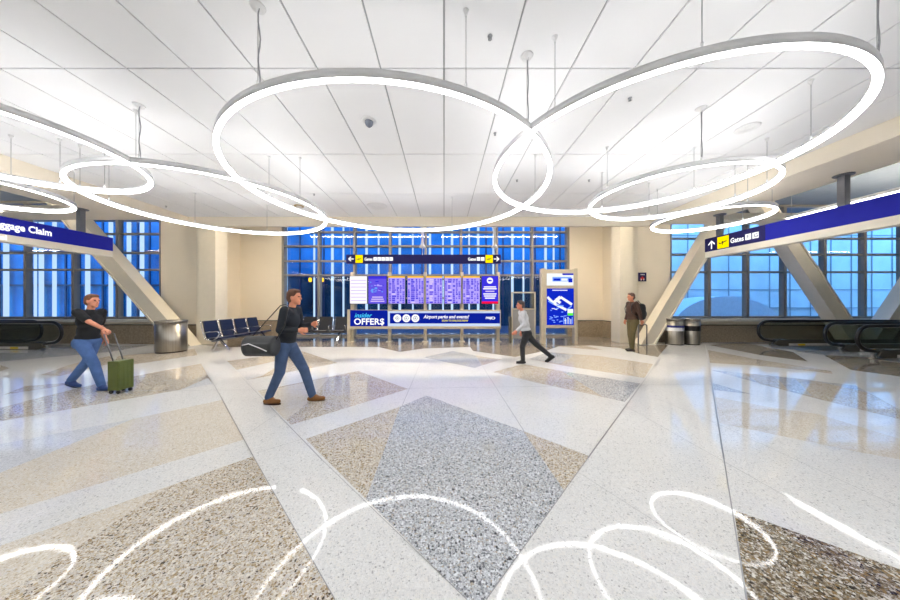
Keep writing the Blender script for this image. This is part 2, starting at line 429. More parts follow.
# ------------------------------------------------------------------ RING LIGHTS
HR = 1.82; ZR = CAMH+HR
def canpos(p): d = 303-p[1]; return Vector(((p[0]-444)/d*H, FP*H/d))
def ring(cx, cy, r, label, cans, w=.048, h=.084):
    t = thing('ring_light', label, 'ceiling light', (cx, cy, ZR), 0, 'suspended ring lights')
    n = 128; z0, zt = -h/2, h/2
    ro, ri = r+w/2, r-w/2
    bm = new_bm()      # housing: outer wall, upper lip, inner upper band
    prof = [(ro, z0+.012), (ro, zt), (ro-.012, zt), (ro-.012, zt-.012), (ri+.012, zt-.012), (ri+.012, zt), (ri, zt), (ri, z0+.055), (ri+.008, z0+.055), (ro-.008, z0+.016)]
    lathe(bm, prof, 0, 0, n, close=True)
    obj('housing', bm, M['ringbody'], t)
    bm = new_bm()      # glowing diffuser wrapping the bottom and lower inner face
    prof = [(ro-.002, z0+.012), (ro-.012, z0), (ri+.006, z0), (ri-.002, z0+.010), (ri-.002, z0+.054), (ri+.006, z0+.054), (ro-.012, z0+.014)]
    lathe(bm, prof, 0, 0, n, close=True)
    obj('diffuser', bm, M['ringlight'], t)
    bm = new_bm()      # upward glowing strip
    lathe(bm, [(ro-.015, zt-.010), (ro-.015, zt-.006), (ri+.015, zt-.006), (ri+.015, zt-.010)], 0, 0, n, close=True)
    obj('uplight_strip', bm, M['ringup'], t)
    zc = ZC-ZR
    for i, p in enumerate(cans):
        if isinstance(p, (int, float)): q = Vector((math.cos(math.radians(p)), math.sin(math.radians(p))))*r; fat = False
        else:
            c_ = canpos(p); q = (c_-Vector((cx, cy))).normalized()*r; fat = len(p) > 2
            k_ = c_.x/c_.y; A_ = k_*k_+1; B_ = -2*(k_*cx+cy); D_ = B_*B_-4*A_*(cx*cx+cy*cy-r*r)
            if D_ > 0:      # the point of the ring hanging straight below the canopy
                ys = [(-B_+e*math.sqrt(D_))/2/A_ for e in (-1, 1)]; yy = min(ys, key=lambda v: abs(v-c_.y)); q = Vector((k_*yy-cx, yy-cy))
        bm = new_bm()
        if fat:        # power feed: thicker, slightly wavy cord beside the wire
            pts = [(q.x+.010+.006*math.sin(k*1.3), q.y+.006*math.cos(k*1.1), zt+(zc-zt)*k/10) for k in range(11)]
            tube(bm, pts, .006, 6)
        tube(bm, [(q.x, q.y, zt-.01), (q.x, q.y, zc)], .003, 6)
        o = obj('suspension_cable', bm, M['cable'], t)
        bm = new_bm(); lathe(bm, [(.001, zc-.05), (.012, zc-.05), (.014, zc-.02), (.055 if fat else .022, zc-.016), (.062 if fat else .024, zc-.001)], q.x, q.y, 20)
        obj('canopy', bm, M['whiteplastic'], o)
        bm = new_bm(); lathe(bm, [(.006, zt+.05), (.010, zt+.045), (.012, zt-.012)], q.x, q.y, 10)
        obj('cable_gripper', bm, M['whiteplastic'], o)
    return t
M['ringup'] = emit('ring upward light', (251,251,251), 8.5)
ring(-.74, 4.52, 2.32, 'largest glowing ring, hanging left of centre and crossing the big right-hand ring', [(258,12,1),(466,12),(527,48,1),(452,203),(535,165),(269,143)])
ring(2.50, 3.70, 1.79, 'large glowing ring right of centre, nearest to the camera on that side', [(702,-20),(877,-25,1),(811,66),(555,118),(694,141),(602,167)])
ring(-4.28, 5.34, 1.83, 'wide glowing ring on the left whose right end meets the largest ring', [(139,90,1),(109,140),(195,186),(267,199),(300,180),(80,168)])
ring(-5.28, 3.19, 1.29, 'glowing ring at the left edge that crosses the wide left ring, partly out of frame', [(60,108),20,100,200,290])
ring(-7.65, 4.35, 1.08, 'glowing ring furthest left, low over the baggage claim sign', [(11,140),60,150,240,330])
ring(3.87, 4.71, 1.22, 'medium glowing ring on the right, inside the curve of the large right ring', [(701,126,1),(767,152),(735,172),(649,194),190])
ring(5.74, 6.00, .97, 'smallest glowing ring, furthest right, in front of the gates sign post', [(743,190),10,170,260,330])
# unseen rings added behind the camera to light the near floor
ring(-2.9, -1.2, 1.79, 'added glowing ring, unseen behind the camera on the left', [30,150,270])
ring(2.2, -1.8, 2.0, 'added glowing ring, unseen behind the camera on the right', [30,150,270])
ring(-.5, -5.0, 1.79, 'added glowing ring, unseen far behind the camera', [30,150,270])

# ceiling devices
def disc_at(px, py, r, name, label, cat, dome=False, m='whiteplastic'):
    q = canpos((px, py))
    t = thing(name, label, cat, (q.x, q.y, ZC))
    bm = new_bm(); lathe(bm, [(r*.72, -.012), (r*.95, -.014), (r, -.006), (r, .0)], 0, 0, 32); obj('bezel', bm, M[m], t)
    if dome:
        bm = new_bm(); lathe(bm, [(.001, -.085), (r*.25, -.08), (r*.45, -.06), (r*.55, -.035), (r*.58, -.012)], 0, 0, 24); obj('dome', bm, M['smoke'], t)
    else:
        bm = new_bm()
        for k in range(4): lathe(bm, [(r*(.15+.15*k), -.016), (r*(.2+.15*k), -.016), (r*(.2+.15*k), -.011), (r*(.15+.15*k), -.011)], 0, 0, 24, close=True)
        obj('grille', bm, M['whiteplastic'], t)
M['smoke'] = mat('smoked dome', (110,116,130), .1)
M['brass'] = mat('brass', (170,140,80), .3, .8)
disc_at(369, 121, .10, 'security_camera', 'white dome security camera on the ceiling inside the largest ring', 'camera', True)
disc_at(747, 128, .14, 'ceiling_speaker', 'round white ceiling speaker inside the large right-hand ring', 'speaker')
disc_at(377, 206, .26, 'ceiling_speaker', 'round ceiling speaker near the far edge of the tiles, left of centre', 'speaker')
disc_at(299, 206, .12, 'ceiling_speaker', 'small brass-toned round ceiling fitting inside the right end of the wide left ring', 'ceiling fitting', m='brass')
disc_at(10, 116, .12, 'ceiling_speaker', 'round ceiling speaker at the left edge, above the crossing rings', 'speaker')
for px, py, lb in [(495,133,'small white sprinkler head on the ceiling left of the ring crossing'), (589,180,'small white sprinkler head on the ceiling beside the far rings'),
                   (517,180,'small white sprinkler head inside the overlap of the two big rings'), (166,206,'small sprinkler head near the left edge of the ceiling tiles'),
                   (490,36,'small white sprinkler head near the top centre of the ceiling'), (630,98,'small white sprinkler head inside the large right-hand ring'), (314,194,'small sprinkler head behind the right tip of the wide left ring')]:
    q = canpos((px, py)); bm = new_bm()
    lathe(bm, [(.001,-.035),(.018,-.034),(.018,-.028),(.006,-.026),(.006,-.008),(.022,-.006),(.024,0)], 0, 0, 16)
    o = obj('sprinkler_head', bm, M['cable']); o.location = (q.x, q.y, ZC); tag(o, lb, 'sprinkler')

# ------------------------------------------------------------------ LONG SIDE SIGNS
def side_sign(s, X, yend, label, far):
    """s=+1: right sign facing -X; s=-1: left sign facing +X"""
    t = thing('hanging_sign', label, 'sign', (X, yend, CAMH+1.36))
    yn = -2.0
    L = yend-yn
    def bx(name, z0, z1, d0, d1, m, parent=t, a=0., b=None, bevel=0):
        b = L if b is None else b
        bm = new_bm(); x0, x1 = sorted((d0*s, d1*s)); box(bm, x0, x1, -b, -a, z0-1.36, z1-1.36); return obj(name, bm, m, parent, bevel)
    bx('sign_panel', 1.37, 1.72, 0, .16, M['blue'])
    bx('lower_fascia', 1.22, 1.368, .0, .20, M['beam'])
    return t
rs = side_sign(1, 7.05, 7.43, 'long blue overhead gates sign on the right with an arrow and yellow aeroplane square', None)
# facing -X : right direction in the picture = towards -Y
O = Vector((0, 0, -1.36)); R_ = Vector((0,-1,0)); U = Vector((0,0,1))
O = O+R_.cross(U)*0   # normal = R x U = (-1,0,0)
bm = new_bm(); flat_rect(bm, O, R_, U, 0, 1.40, 1.37, 1.72, .004); obj('navy_panel', bm, M['navy'], rs)
bm = new_bm(); arrow(O, R_, U, .19, 1.535, .22, PI/2, bm, .008, 0); obj('arrow', bm, M['txt'], rs)
bm = new_bm(); flat_rect(bm, O, R_, U, .345, .63, 1.39, 1.685, .008); py = obj('yellow_square', bm, M['yellow'], rs)
bm = new_bm(); plane_icon(O, R_, U, .487, 1.535, .27, bm, .011, 0); obj('aeroplane_pictogram', bm, M['black'], py)
bm = new_bm(); text_bm(bm, 'Gates', O+R_*.67+U*1.47, R_, U, .12, .30, depth=.008, bold=.02); obj('lettering', bm, M['txt'], rs)
for a, ch in ((1.0, 'F'), (1.15, 'G')):
    bm = new_bm(); flat_rect(bm, O, R_, U, a, a+.125, 1.465, 1.60, .008); q = obj('letter_box', bm, M['txt'], rs)
    bm = new_bm(); text_bm(bm, ch, O+R_*(a+.035)+U*1.49, R_, U, .085, depth=.011, bold=.01); obj('lettering', bm, M['navy'], q)
ls = side_sign(-1, -8.75, 7.27, 'long blue overhead baggage claim sign on the left', None)
R2 = Vector((0,1,0)); O2 = Vector((0,0,-1.36))
bm = new_bm(); text_bm(bm, 'Baggage Claim', O2+R2*(6.13-7.27-.86)+U*1.49, R2, U, .14, .86, depth=.006, bold=.03); obj('lettering', bm, M['txt'], ls)
bm = new_bm(); text_bm(bm, 'Terminal', O2+R2*(5.50-7.27-.5)+U*1.26, R2, U, .09, .5, depth=.006, bold=.03); obj('lettering', bm, M['txt'], ls)
def post(x, y, z0, parent, px, py_, pz):
    bm = new_bm(); box(bm, x-.05-px, x+.05-px, y-.05-py_, y+.05-py_, z0-pz, SOF-.015-pz)
    p = obj('hanger_post', bm, M['postgrey'], parent)
    bm = new_bm(); lathe(bm, [(.12, SOF-.02-pz), (.125, SOF-.002-pz)], x-px, y-py_, 24); obj('post_flange', bm, M['postgrey'], p)
for (x, y) in ((7.12, 7.1), (7.12, 4.9), (7.12, 2.2)): post(x, y, CAMH+1.71, rs, 7.05, 7.43, CAMH+1.36)
for (x, y) in ((-8.82, 6.68), (-8.82, 4.0)): post(x, y, CAMH+1.71, ls, -8.75, 7.27, CAMH+1.36)

# ------------------------------------------------------------------ CENTRE OVERHEAD SIGN
def PX(px, Y): return (px-444)/FP*Y
def PZ(py, Y): return CAMH+(303-py)/FP*Y
YS = 8.3
t = thing('overhead_sign', 'dark navy overhead gates sign with arrows at both ends, above the flight screens', 'sign', (PX(423.5, YS), YS, PZ(263.5, YS)))
ox, oz = t.location.x, t.location.z
x0, x1 = PX(346, YS)-ox, PX(501, YS)-ox; hh = PZ(254.5, YS)-oz
bm = new_bm(); box(bm, x0, x1, 0, .10, 0, hh); obj('sign_panel', bm, M['navy'], t, bevel=.006)
Of = Vector((0, 0, 0)); Rf = Vector((1,0,0))
def put(px): return PX(px, YS)-ox
bm = new_bm(); arrow(Of, Rf, U, put(351), hh*.5, .17, PI, bm, .004, 0); arrow(Of, Rf, U, put(496.5), hh*.5, .17, 0, bm, .004, 0); obj('arrow', bm, M['txt'], t)
for a in (355.5, 485.5):
    bm = new_bm(); flat_rect(bm, Of, Rf, U, put(a), put(a+7.3), .02, hh-.015, .004); q = obj('yellow_square', bm, M['yellow'], t)
    bm = new_bm(); plane_icon(Of, Rf, U, put(a+3.6), hh*.5, .2, bm, .007, 0); obj('aeroplane_pictogram', bm, M['black'], q)
for a, w in ((364.5, 8), (468, 8)):
    bm = new_bm(); text_bm(bm, 'Gates', (put(a), 0, .09), Rf, U, .09, w*YS/FP, depth=.004, bold=.02); obj('lettering', bm, M['txt'], t)
for i, (a, ch) in enumerate([(373.5,'A'),(377.5,'B'),(381.5,'C'),(385.5,'D'),(389.5,'E'),(476.8,'F'),(481,'G')]):
    bm = new_bm(); flat_rect(bm, Of, Rf, U, put(a), put(a+3.4), .085, .19, .004); q = obj('letter_box', bm, M['txt'], t)
    bm = new_bm(); text_bm(bm, ch, (put(a+.9), 0, .105), Rf, U, .065, depth=.007); obj('lettering', bm, M['navy'], q)
for a in (422.5, 494.5):
    x = put(a); zb = SOF-oz; zm = PZ(247.5, YS)-oz
    bm = new_bm(); lathe(bm, [(.008, hh-.01), (.008, zm-.01), (.09, zm-.005), (.10, zm+.01), (.045, zm+.10), (.035, zm+.16), (.035, zb-.02), (.07, zb-.012), (.07, zb)], x, 0.0, 24)
    o_ = obj('hanger_rod', bm, M['whiteplastic'], t)
    o_.location.y = -.06 if False else -.0
bm = new_bm(); tube(bm, [(put(350), .05, hh-.005), (put(350), -.03, SOF-oz)], .005, 8); obj('hanger_cable', bm, M['cable'], t)

# ------------------------------------------------------------------ FLIGHT INFORMATION BOARD
YI = 10.6
t = thing('flight_information_board', 'freestanding metal board with a row of eight flight screens over a blue advertising banner', 'information board', (PX(424, YI), YI, 0))
ox = t.location.x
def bx_(px): return PX(px, YI)-ox
def bz(py): return PZ(py, YI)
for a in (350, 387.5, 423.5, 460.5, 497):
    bm = new_bm()
    w = .05
    box(bm, bx_(a)-.0, bx_(a)+.12, .05, .17, .02, bz(272) if a not in (350,) else bz(272)); box(bm, bx_(a)-.05, bx_(a)+.17, -.05, .27, 0, .02)
    obj('post', bm, M['bronze'], t, bevel=.008)
bm = new_bm()
for z in (bz(279), bz(298)): box(bm, bx_(349), bx_(500), .10, .15, z-.025, z+.025)
obj('mounting_rail', bm, M['alu'], t)
bm = new_bm()
box(bm, bx_(347.5), bx_(350.3), -.04, .1, 0, bz(309.5)); box(bm, bx_(347.5), bx_(500.5), -.02, .06, bz(311.3), bz(309.8)); box(bm, bx_(347.5), bx_(500.5), -.05, .12, bz(328.8), bz(326.2))
box(bm, bx_(499.8), bx_(500.8), -.03, .1, bz(328), bz(309.8))
obj('banner_frame', bm, M['bronze'], t, bevel=.006)
# offers panel
M['bblue'] = emit('backlit royal blue', (14,34,160), .75)
M['btxt'] = emit('backlit white', (255,255,255), .95)
M['bcyan'] = emit('backlit cyan', (70,200,245), .95)
M['byel'] = emit('backlit yellow print', (240,230,20), .95)
M['bpale'] = emit('backlit pale blue', (205,222,250), .8)
bm = new_bm(); box(bm, bx_(350.6), bx_(387.6), -.045, -.005, bz(326.4), bz(310.2)); op = obj('offers_panel', bm, M['bblue'], t)
bm = new_bm(); text_bm(bm, 'insider', (bx_(355), -.045, bz(317.3)), Rf, U, .17, 17.5*YI/FP, depth=.004, shear=.3, bold=.01); obj('lettering', bm, M['bcyan'], op)
bm = new_bm(); text_bm(bm, 'OFFER$', (bx_(354.5), -.045, bz(324.4)), Rf, U, 6.2*YI/FP, 30*YI/FP, depth=.004, bold=.018); obj('lettering', bm, M['btxt'], op)
bm = new_bm(); box(bm, bx_(388), bx_(499.8), -.03, .02, bz(326.2), bz(311.3)); pp = obj('perks_panel', bm, M['bpale'], t)
bm = new_bm(); flat_rect(bm, (0,-.03,0), Rf, U, bx_(390), bx_(499.8), bz(323.4), bz(313), .004); obj('banner_face', bm, M['bblue'], pp)
for i, a in enumerate((397.5, 406.5, 415.5)):
    bm = new_bm(); flat_poly(bm, (0,-.03,0), Rf, U, [(bx_(a)+.15*math.cos(k*PI/12), bz(318.2)+.15*math.sin(k*PI/12)) for k in range(24)], .008); q = obj('round_badge', bm, M['btxt'], pp)
    bm = new_bm()
    for k in range(3): flat_poly(bm, (0,-.03,0), Rf, U, [(bx_(a)+(.10-.03*k)*math.cos(j*PI/(3 if i else 2))+.0, bz(318.2)+(.10-.03*k)*math.sin(j*PI/(3 if i else 2))) for j in range(6 if i else 4)], .011+.001*k, k % 2)
    obj('badge_icon', bm, [mat('badge grey print', (150,160,190)), M['btxt']], q)
bm = new_bm(); text_bm(bm, 'Airport perks and events!', (bx_(423.5), -.03, bz(318.2)), Rf, U, .125, 45.5*YI/FP, depth=.008, shear=.25, bold=.02); obj('lettering', bm, M['btxt'], pp)
bm = new_bm(); text_bm(bm, 'SCAN TO UNLOCK NOW', (bx_(442), -.03, bz(321.4)), Rf, U, .07, 26*YI/FP, depth=.008, bold=.02); obj('lettering', bm, M['byel'], pp)
bm = new_bm(); text_bm(bm, 'msp', (bx_(485.5), -.03, bz(318.8)), Rf, U, .12, 6.5*YI/FP, depth=.008, shear=.25, bold=.02)
cx_, cz_ = bx_(493), bz(318)
for k in range(16):
    a0, a1 = k*PI/8+.0, (k+1)*PI/8
    flat_poly(bm, (0,-.03,0), Rf, U, [(cx_+.075*math.cos(a0), cz_+.055*math.sin(a0)), (cx_+.075*math.cos(a1), cz_+.055*math.sin(a1)), (cx_+.045*math.cos(a1), cz_+.035*math.sin(a1)), (cx_+.045*math.cos(a0), cz_+.035*math.sin(a0))], .008)
obj('logo', bm, M['btxt'], pp)
# screens
M['s_lav'] = emit('screen lavender', (176,160,250), 0.88)
M['s_blu'] = emit('screen violet blue', (62,52,226), 0.80)
M['s_dk'] = emit('screen violet', (104,86,232), 0.80)
M['s_amb'] = emit('screen amber', (250,196,70), 0.88)
M['s_wht'] = emit('screen white', (252,248,255), 0.88)
M['s_pink'] = emit('screen pale lilac', (222,204,248), 0.80)
M['s_red'] = emit('screen red', (230,20,70), 1.0)
M['s_cy'] = emit('screen sky blue', (110,170,250), 0.80)
SC = [M[k] for k in ('s_lav','s_blu','s_dk','s_amb','s_wht','s_pink','s_red','s_cy')]
scr = [(350,367),(368.5,386.5),(388.5,405),(407.5,423.7),(426,442.2),(444.5,461),(462.8,479.8),(481.8,498)]
lbl = ['white blank screen at the left end','blue map advertisement screen, second from the left','flight list screen beside the map screen','flight list screen, second of the five lists','flight list screen in the middle of the five lists','flight list screen, fourth of the five lists','flight list screen beside the blue advertisement','blue advertisement screen with a round logo and red foot, at the right end']
for i, (a, b) in enumerate(scr):
    xa, xb = bx_(a), bx_(b); za, zb = bz(303.6), bz(276.2); w = xb-xa; h = zb-za
    bm = new_bm(); box(bm, xa-.012, xb+.012, -.0, .07, za-.012, zb+.012); d = obj('display', bm, M['blacktrim'], t, bevel=.004); d['label'] = lbl[i]
    bm = new_bm(); Oo = (xa, 0, za); n = .004
    if i == 0:
        flat_rect(bm, Oo, Rf, U, 0, w, 0, h, n, 4)
        for k in range(7): flat_rect(bm, Oo, Rf, U, .04, w-.04, .1+k*.13, .135+k*.13, n+.002, 5)
    elif i == 1:
        flat_rect(bm, Oo, Rf, U, 0, w, 0, h, n, 2)
        for k in range(26):
            u = random.uniform(.05, w-.17); v = random.uniform(.36, h-.16); flat_rect(bm, Oo, Rf, U, u, u+random.uniform(.04,.13), v, v+random.uniform(.02,.07), n+.001*(k+2)*.3, random.choice([7,7,0,1]))
        flat_rect(bm, Oo, Rf, U, 0, w, h-.1, h, n+.012, 1)
        for k in range(3): flat_rect(bm, Oo, Rf, U, .08+.03*k, w-.08-.03*k, .07+k*.08, .11+k*.08, n+.002, 5)
    elif i == 7:
        flat_rect(bm, Oo, Rf, U, 0, w, 0, h, n, 1)
        flat_poly(bm, Oo, Rf, U, [(w/2+.12*math.cos(k*PI/10), h-.17+.12*math.sin(k*PI/10)) for k in range(20)], n+.002, 4)
        flat_rect(bm, Oo, Rf, U, w/2-.07, w/2+.07, h-.20, h-.14, n+.004, 1)
        for v, u in ((.62,.08),(.55,.05),(.45,.14),(.35,.06),(.27,.08),(.19,.12)): flat_rect(bm, Oo, Rf, U, u, w-u, v, v+.045, n+.002, 4 if v != .45 else 5)
        flat_rect(bm, Oo, Rf, U, 0, w, 0, .085, n+.002, 6)
    else:
        flat_rect(bm, Oo, Rf, U, 0, w, 0, h, n, 0)
        flat_rect(bm, Oo, Rf, U, 0, w, h-.065, h, n+.002, 3)
        nr = 12
        for k in range(nr):
            v = .02+k*(h-.11)/nr; vh = (h-.11)/nr*.72
            u = .02
            for cw in (.09, .16, .10, .07, .09):
                ln = cw*random.uniform(.55, 1)
                flat_rect(bm, Oo, Rf, U, u, min(u+ln, w-.02), v, v+vh, n+.002, random.choice([1,1,2,2,5] if cw == .16 else [1,2,2,0]))
                u += cw+.025
    obj('screen', bm, SC, d)

# ------------------------------------------------------------------ DIRECTORY KIOSK
YK = 10.1
t = thing('map_directory', 'tall metal directory stand with a lit blue airport map, right of the flight screens', 'map stand', (PX(558.5, YK), YK, 0))
ox = t.location.x
def kx(px): return PX(px, YK)-ox
def kz(py): return PZ(py, YK)
for a, b in ((541, 545.5), (574, 577)):
    bm = new_bm(); box(bm, kx(a), kx(b), -.06, .16, 0, kz(268.5)); obj('post', bm, M['bronze'], t, bevel=.015)
bm = new_bm(); box(bm, kx(545), kx(574.5), -.03, .12, kz(328), kz(269.5)); obj('cabinet', bm, M['bronze'], t, bevel=.01)
M['k_blue'] = emit('map blue', (16,40,190), .9); M['k_white'] = emit('map white', (245,250,255), .85); M['k_green'] = emit('map green', (90,220,60), 1.0)
M['k_lblue'] = emit('map pale blue', (120,160,250), 1.0)
KM = [M['k_blue'], M['k_white'], M['k_green'], M['k_lblue']]
Ok = (0, -.03, 0); random.seed(3)
bm = new_bm()
flat_rect(bm, Ok, Rf, U, kx(546.4), kx(573), kz(285.6), kz(273.5), .004, 1)
flat_rect(bm, Ok, Rf, U, kx(562), kx(573), kz(275.2), kz(273.5), .006, 0)
flat_rect(bm, Ok, Rf, U, kx(552), kx(571), kz(281.5), kz(277), .006, 3)
flat_rect(bm, Ok, Rf, U, kx(553), kx(560), kz(280.8), kz(278.5), .008, 0); flat_rect(bm, Ok, Rf, U, kx(561), kx(567), kz(280.8), kz(278.5), .008, 1); flat_rect(bm, Ok, Rf, U, kx(568), kx(572), kz(282.5), kz(278.5), .008, 0)
obj('upper_panel', bm, KM, t)
bm = new_bm()
flat_rect(bm, Ok, Rf, U, kx(546.4), kx(573.4), kz(325), kz(288.5), .004, 0)
def seg(x0, y0, x1, y1, w, mi, d=.006):
    A = Vector((kx(x0), kz(y0))); B = Vector((kx(x1), kz(y1))); dd = (B-A).normalized(); nn = Vector((-dd.y, dd.x))*w/2
    flat_poly(bm, Ok, Rf, U, [A+nn, A-nn, B-nn, B+nn], d, mi)
seg(552,290.3,567,290.3,.03,1); seg(547,297,553,303,.09,1); seg(553,303,560,297,.12,1); seg(553,303,566,310,.09,1,.007); seg(560,297,571.5,304.5,.09,1,.0075); seg(548,301,553,304,.05,3,.008); seg(566,310,571,306,.04,3,.008)
seg(555,299,560,303,.1,1,.009); seg(556,305,563,306,.05,3,.010)
for k in range(28):
    x = random.uniform(548, 569); y = random.uniform(308, 322); seg(x, y, x+random.uniform(1,3), y+random.uniform(-.6,.6), .03, random.choice([1,3,3]), .0062+.0001*k)
flat_rect(bm, Ok, Rf, U, kx(567), kx(572.6), kz(313), kz(309), .012, 1); flat_rect(bm, Ok, Rf, U, kx(567), kx(572.6), kz(315.5), kz(313), .012, 2)
for k in range(7): flat_rect(bm, Ok, Rf, U, kx(563+k*1.4), kx(563.7+k*1.4), kz(324), kz(317+(k%3)), .012, 1 if k%2 else 3)
obj('map_panel', bm, KM, t)

# framed info stand beside it
YP = 10.2
t = thing('poster_stand', 'grey framed stand with a glass upper window, behind the man in the pale shirt', 'stand', (PX(523.5, YP), YP, 0))
ox = t.location.x
a, b = PX(511.5, YP)-ox, PX(535.8, YP)-ox; zt = PZ(291.8, YP); zm = PZ(309, YP)
bm = new_bm(); box(bm, a, a+.05, 0, .06, 0, zt); box(bm, b-.05, b, 0, .06, 0, zt); box(bm, a, b, 0, .06, zt-.05, zt); box(bm, a, b, 0, .06, zm-.02, zm+.02); obj('frame', bm, M['bronze'], t, bevel=.006)
bm = new_bm(); box(bm, a+.05, b-.05, .015, .045, .18, zm-.02); obj('lower_panel', bm, mat('silver grey panel', (150,150,150), .4, .3), t)
bm = new_bm(); box(bm, a+.05, b-.05, .025, .035, zm+.02, zt-.05); obj('glass_pane', bm, M['bglass'], t)
bm = new_bm(); box(bm, a-.10, a-.01, -.08, .10, .02, 1.0); obj('side_post', bm, M['wdark'], t, bevel=.01)

# ------------------------------------------------------------------ BENCHES
def bench(n, label, loc, rz, mats, pitch=.64):
    t = thing('airport_bench', label, 'bench', loc, rz)
    L = pitch*n
    bm = new_bm(); box(bm, 0.02, L-.02, .18, .25, .30, .36); obj('beam', bm, M['postgrey'], t, bevel=.008)
    for x in ([pitch*.45, L-pitch*.45] if n < 5 else [pitch*.45, L/2, L-pitch*.45]):
        bm = new_bm(); prism(bm, [(-.10,0),(-.04,.0),(.20,.30),(.235,.30),(.40,.0),(.46,0),(.46,.03),(.27,.34),(.16,.34),(-.10,.03)], 'x', x-.03, x+.03); obj('leg', bm, M['chrome'], t, bevel=.004)
    for k in range(n):
        x0 = k*pitch+.045; x1 = (k+1)*pitch-.045
        bm = new_bm(); prism(bm, [(-.05,.405),(-.035,.375),(.38,.345),(.45,.36),(.45,.40),(.38,.395),(-.02,.44)], 'x', x0, x1); obj('seat', bm, mats, t, bevel=.012)
        bm = new_bm(); prism(bm, [(.39,.41),(.43,.40),(.50,.60),(.575,.93),(.54,.945),(.455,.62)], 'x', x0+.01, x1-.01); obj('backrest', bm, mats, t, bevel=.012)
        bm = new_bm()
        for x in (x0-.012, x1+.012): tube(bm, [(x,.21,.33),(x,.44,.38),(x,.53,.62),(x,.595,.95)], .013, 8)
        obj('back_frame', bm, M['chrome'], t)
    for k in range(n+1):
        x = k*pitch
        bm = new_bm()
        tube(bm, [(x,.22,.34),(x,.06,.42),(x,-.02,.55),(x,.0,.605),(x,.08,.625),(x,.36,.60),(x,.44,.57),(x,.46,.52)], .014, 8)
        obj('armrest', bm, M['chrome'], t)
    return t
# left row, backs towards the left wall (seat faces +X)
bench(4, 'row of four dark blue vinyl seats with chrome arms running along the left wall', (-6.92, 8.45, 0), PI/2, M['seatblue'])
bench(4, 'row of four black seats facing the hall in front of the centre window', (-6.42, 10.7, 0), 0, M['seat'], .645)

# ------------------------------------------------------------------ BINS
def bin_(x, y, r, h, label, band, name='trash_can'):
    t = thing(name, label, 'trash can', (x, y, 0))
    bm = new_bm(); lathe(bm, [(r*.96,0),(r*.97,.03),(r*.985,.032),(r,.04),(r,h-.08)], 0, 0, 48); obj('body', bm, M['steel'], t)
    bm = new_bm(); lathe(bm, [(r*1.02,h-.08),(r*1.03,h-.01),(r*1.0,h),(r*.72,h),(r*.70,h-.06),(.001,h-.065)], 0, 0, 48); obj('lid', bm, M['steel'], t)
    bm = new_bm(); lathe(bm, [(r*.975,0),(r*.985,.035)], 0, 0, 48); obj('base_ring', bm, M['blacktrim'], t)
    if band:
        for nm, z0, z1, m in band:
            bm = new_bm(); rr = r+.003
            n = 48; ring_ = [[bm.verts.new((rr*math.cos(a), rr*math.sin(a), z)) for a in [PI*1.45+ (k-24)*PI*.036 for k in range(n)]] for z in (z0, z1)]
            for k in range(n-1):
                f = bm.faces.new((ring_[0][k], ring_[0][k+1], ring_[1][k+1], ring_[1][k])); f.smooth = True
            obj(nm, bm, m, t)
    return t
bin_(-8.42, 8.5, .37, .97, 'wide brushed steel waste bin standing by the left diagonal brace', None)
M['lab_blue'] = mat('blue label', (20,30,120), .4); M['lab_white'] = mat('white label', (235,236,240), .4); M['lab_black'] = mat('black label', (18,18,20), .4)
b1 = bin_(8.36, 9.98, .27, .95, 'steel bin with a blue and white label band, left of the pair', [('label_band', .62, .70, M['lab_blue']), ('label_band', .50, .62, M['lab_white'])])
b2 = bin_(8.99, 10.0, .25, .95, 'steel bin with a black label band, right of the pair', [('label_band', .50, .68, M['lab_black'])])

# low rail by the brace
t = thing('metal_rail', 'low grey metal hoop rail beside the right brace, behind the man with the backpack', 'rail', (PX(641.5, 9.8), 9.75, 0))
bm = new_bm(); tube(bm, [(-.15,0,0),(-.15,0,.70),(-.12,0,.74),(.12,0,.74),(.15,0,.70),(.15,0,0)], .022, 10); obj('hoop', bm, M['postgrey'], t)
bm = new_bm(); box(bm, -.17, .17, -.03, .03, 0, .015); obj('foot_plate', bm, M['postgrey'], t)

# restroom pictogram plate
YW = 10.5
t = thing('wall_sign', 'small dark blue square sign with a red and white pictogram on the right-hand pilaster', 'sign', (PX(642, YW), YW-.0, PZ(277, YW)))
bm = new_bm(); box(bm, -.16, .16, -.02, -.001, -.17, .17); p_ = obj('plate', bm, mat('navy enamel', (22,20,70), .3), t, bevel=.01)
bm = new_bm(); Op = (0,-.02,0)
text_bm(bm, 'ABC', (-.07,-.02,.07), Rf, U, .05, .14, depth=.002)
for x in (-.06, .06):
    flat_poly(bm, Op, Rf, U, [(x+.022*math.cos(k*PI/5), -.12+.022*math.sin(k*PI/5)) for k in range(10)], .004)
bm.free(); bm = new_bm()
flat_poly(bm, Op, Rf, U, [(-.09,-.05),(.0,.03),(.09,-.05),(.04,-.10),(-.04,-.10)], .003, 1)
for x in (-.05, .05): flat_rect(bm, Op, Rf, U, x-.02, x+.02, -.13, -.07, .005, 0)
for k in range(3): flat_rect(bm, Op, Rf, U, -.07+k*.055, -.03+k*.055, .07, .11, .003, 0)
obj('pictogram', bm, [M['lab_white'], mat('red print', (200,40,40), .4)], p_)

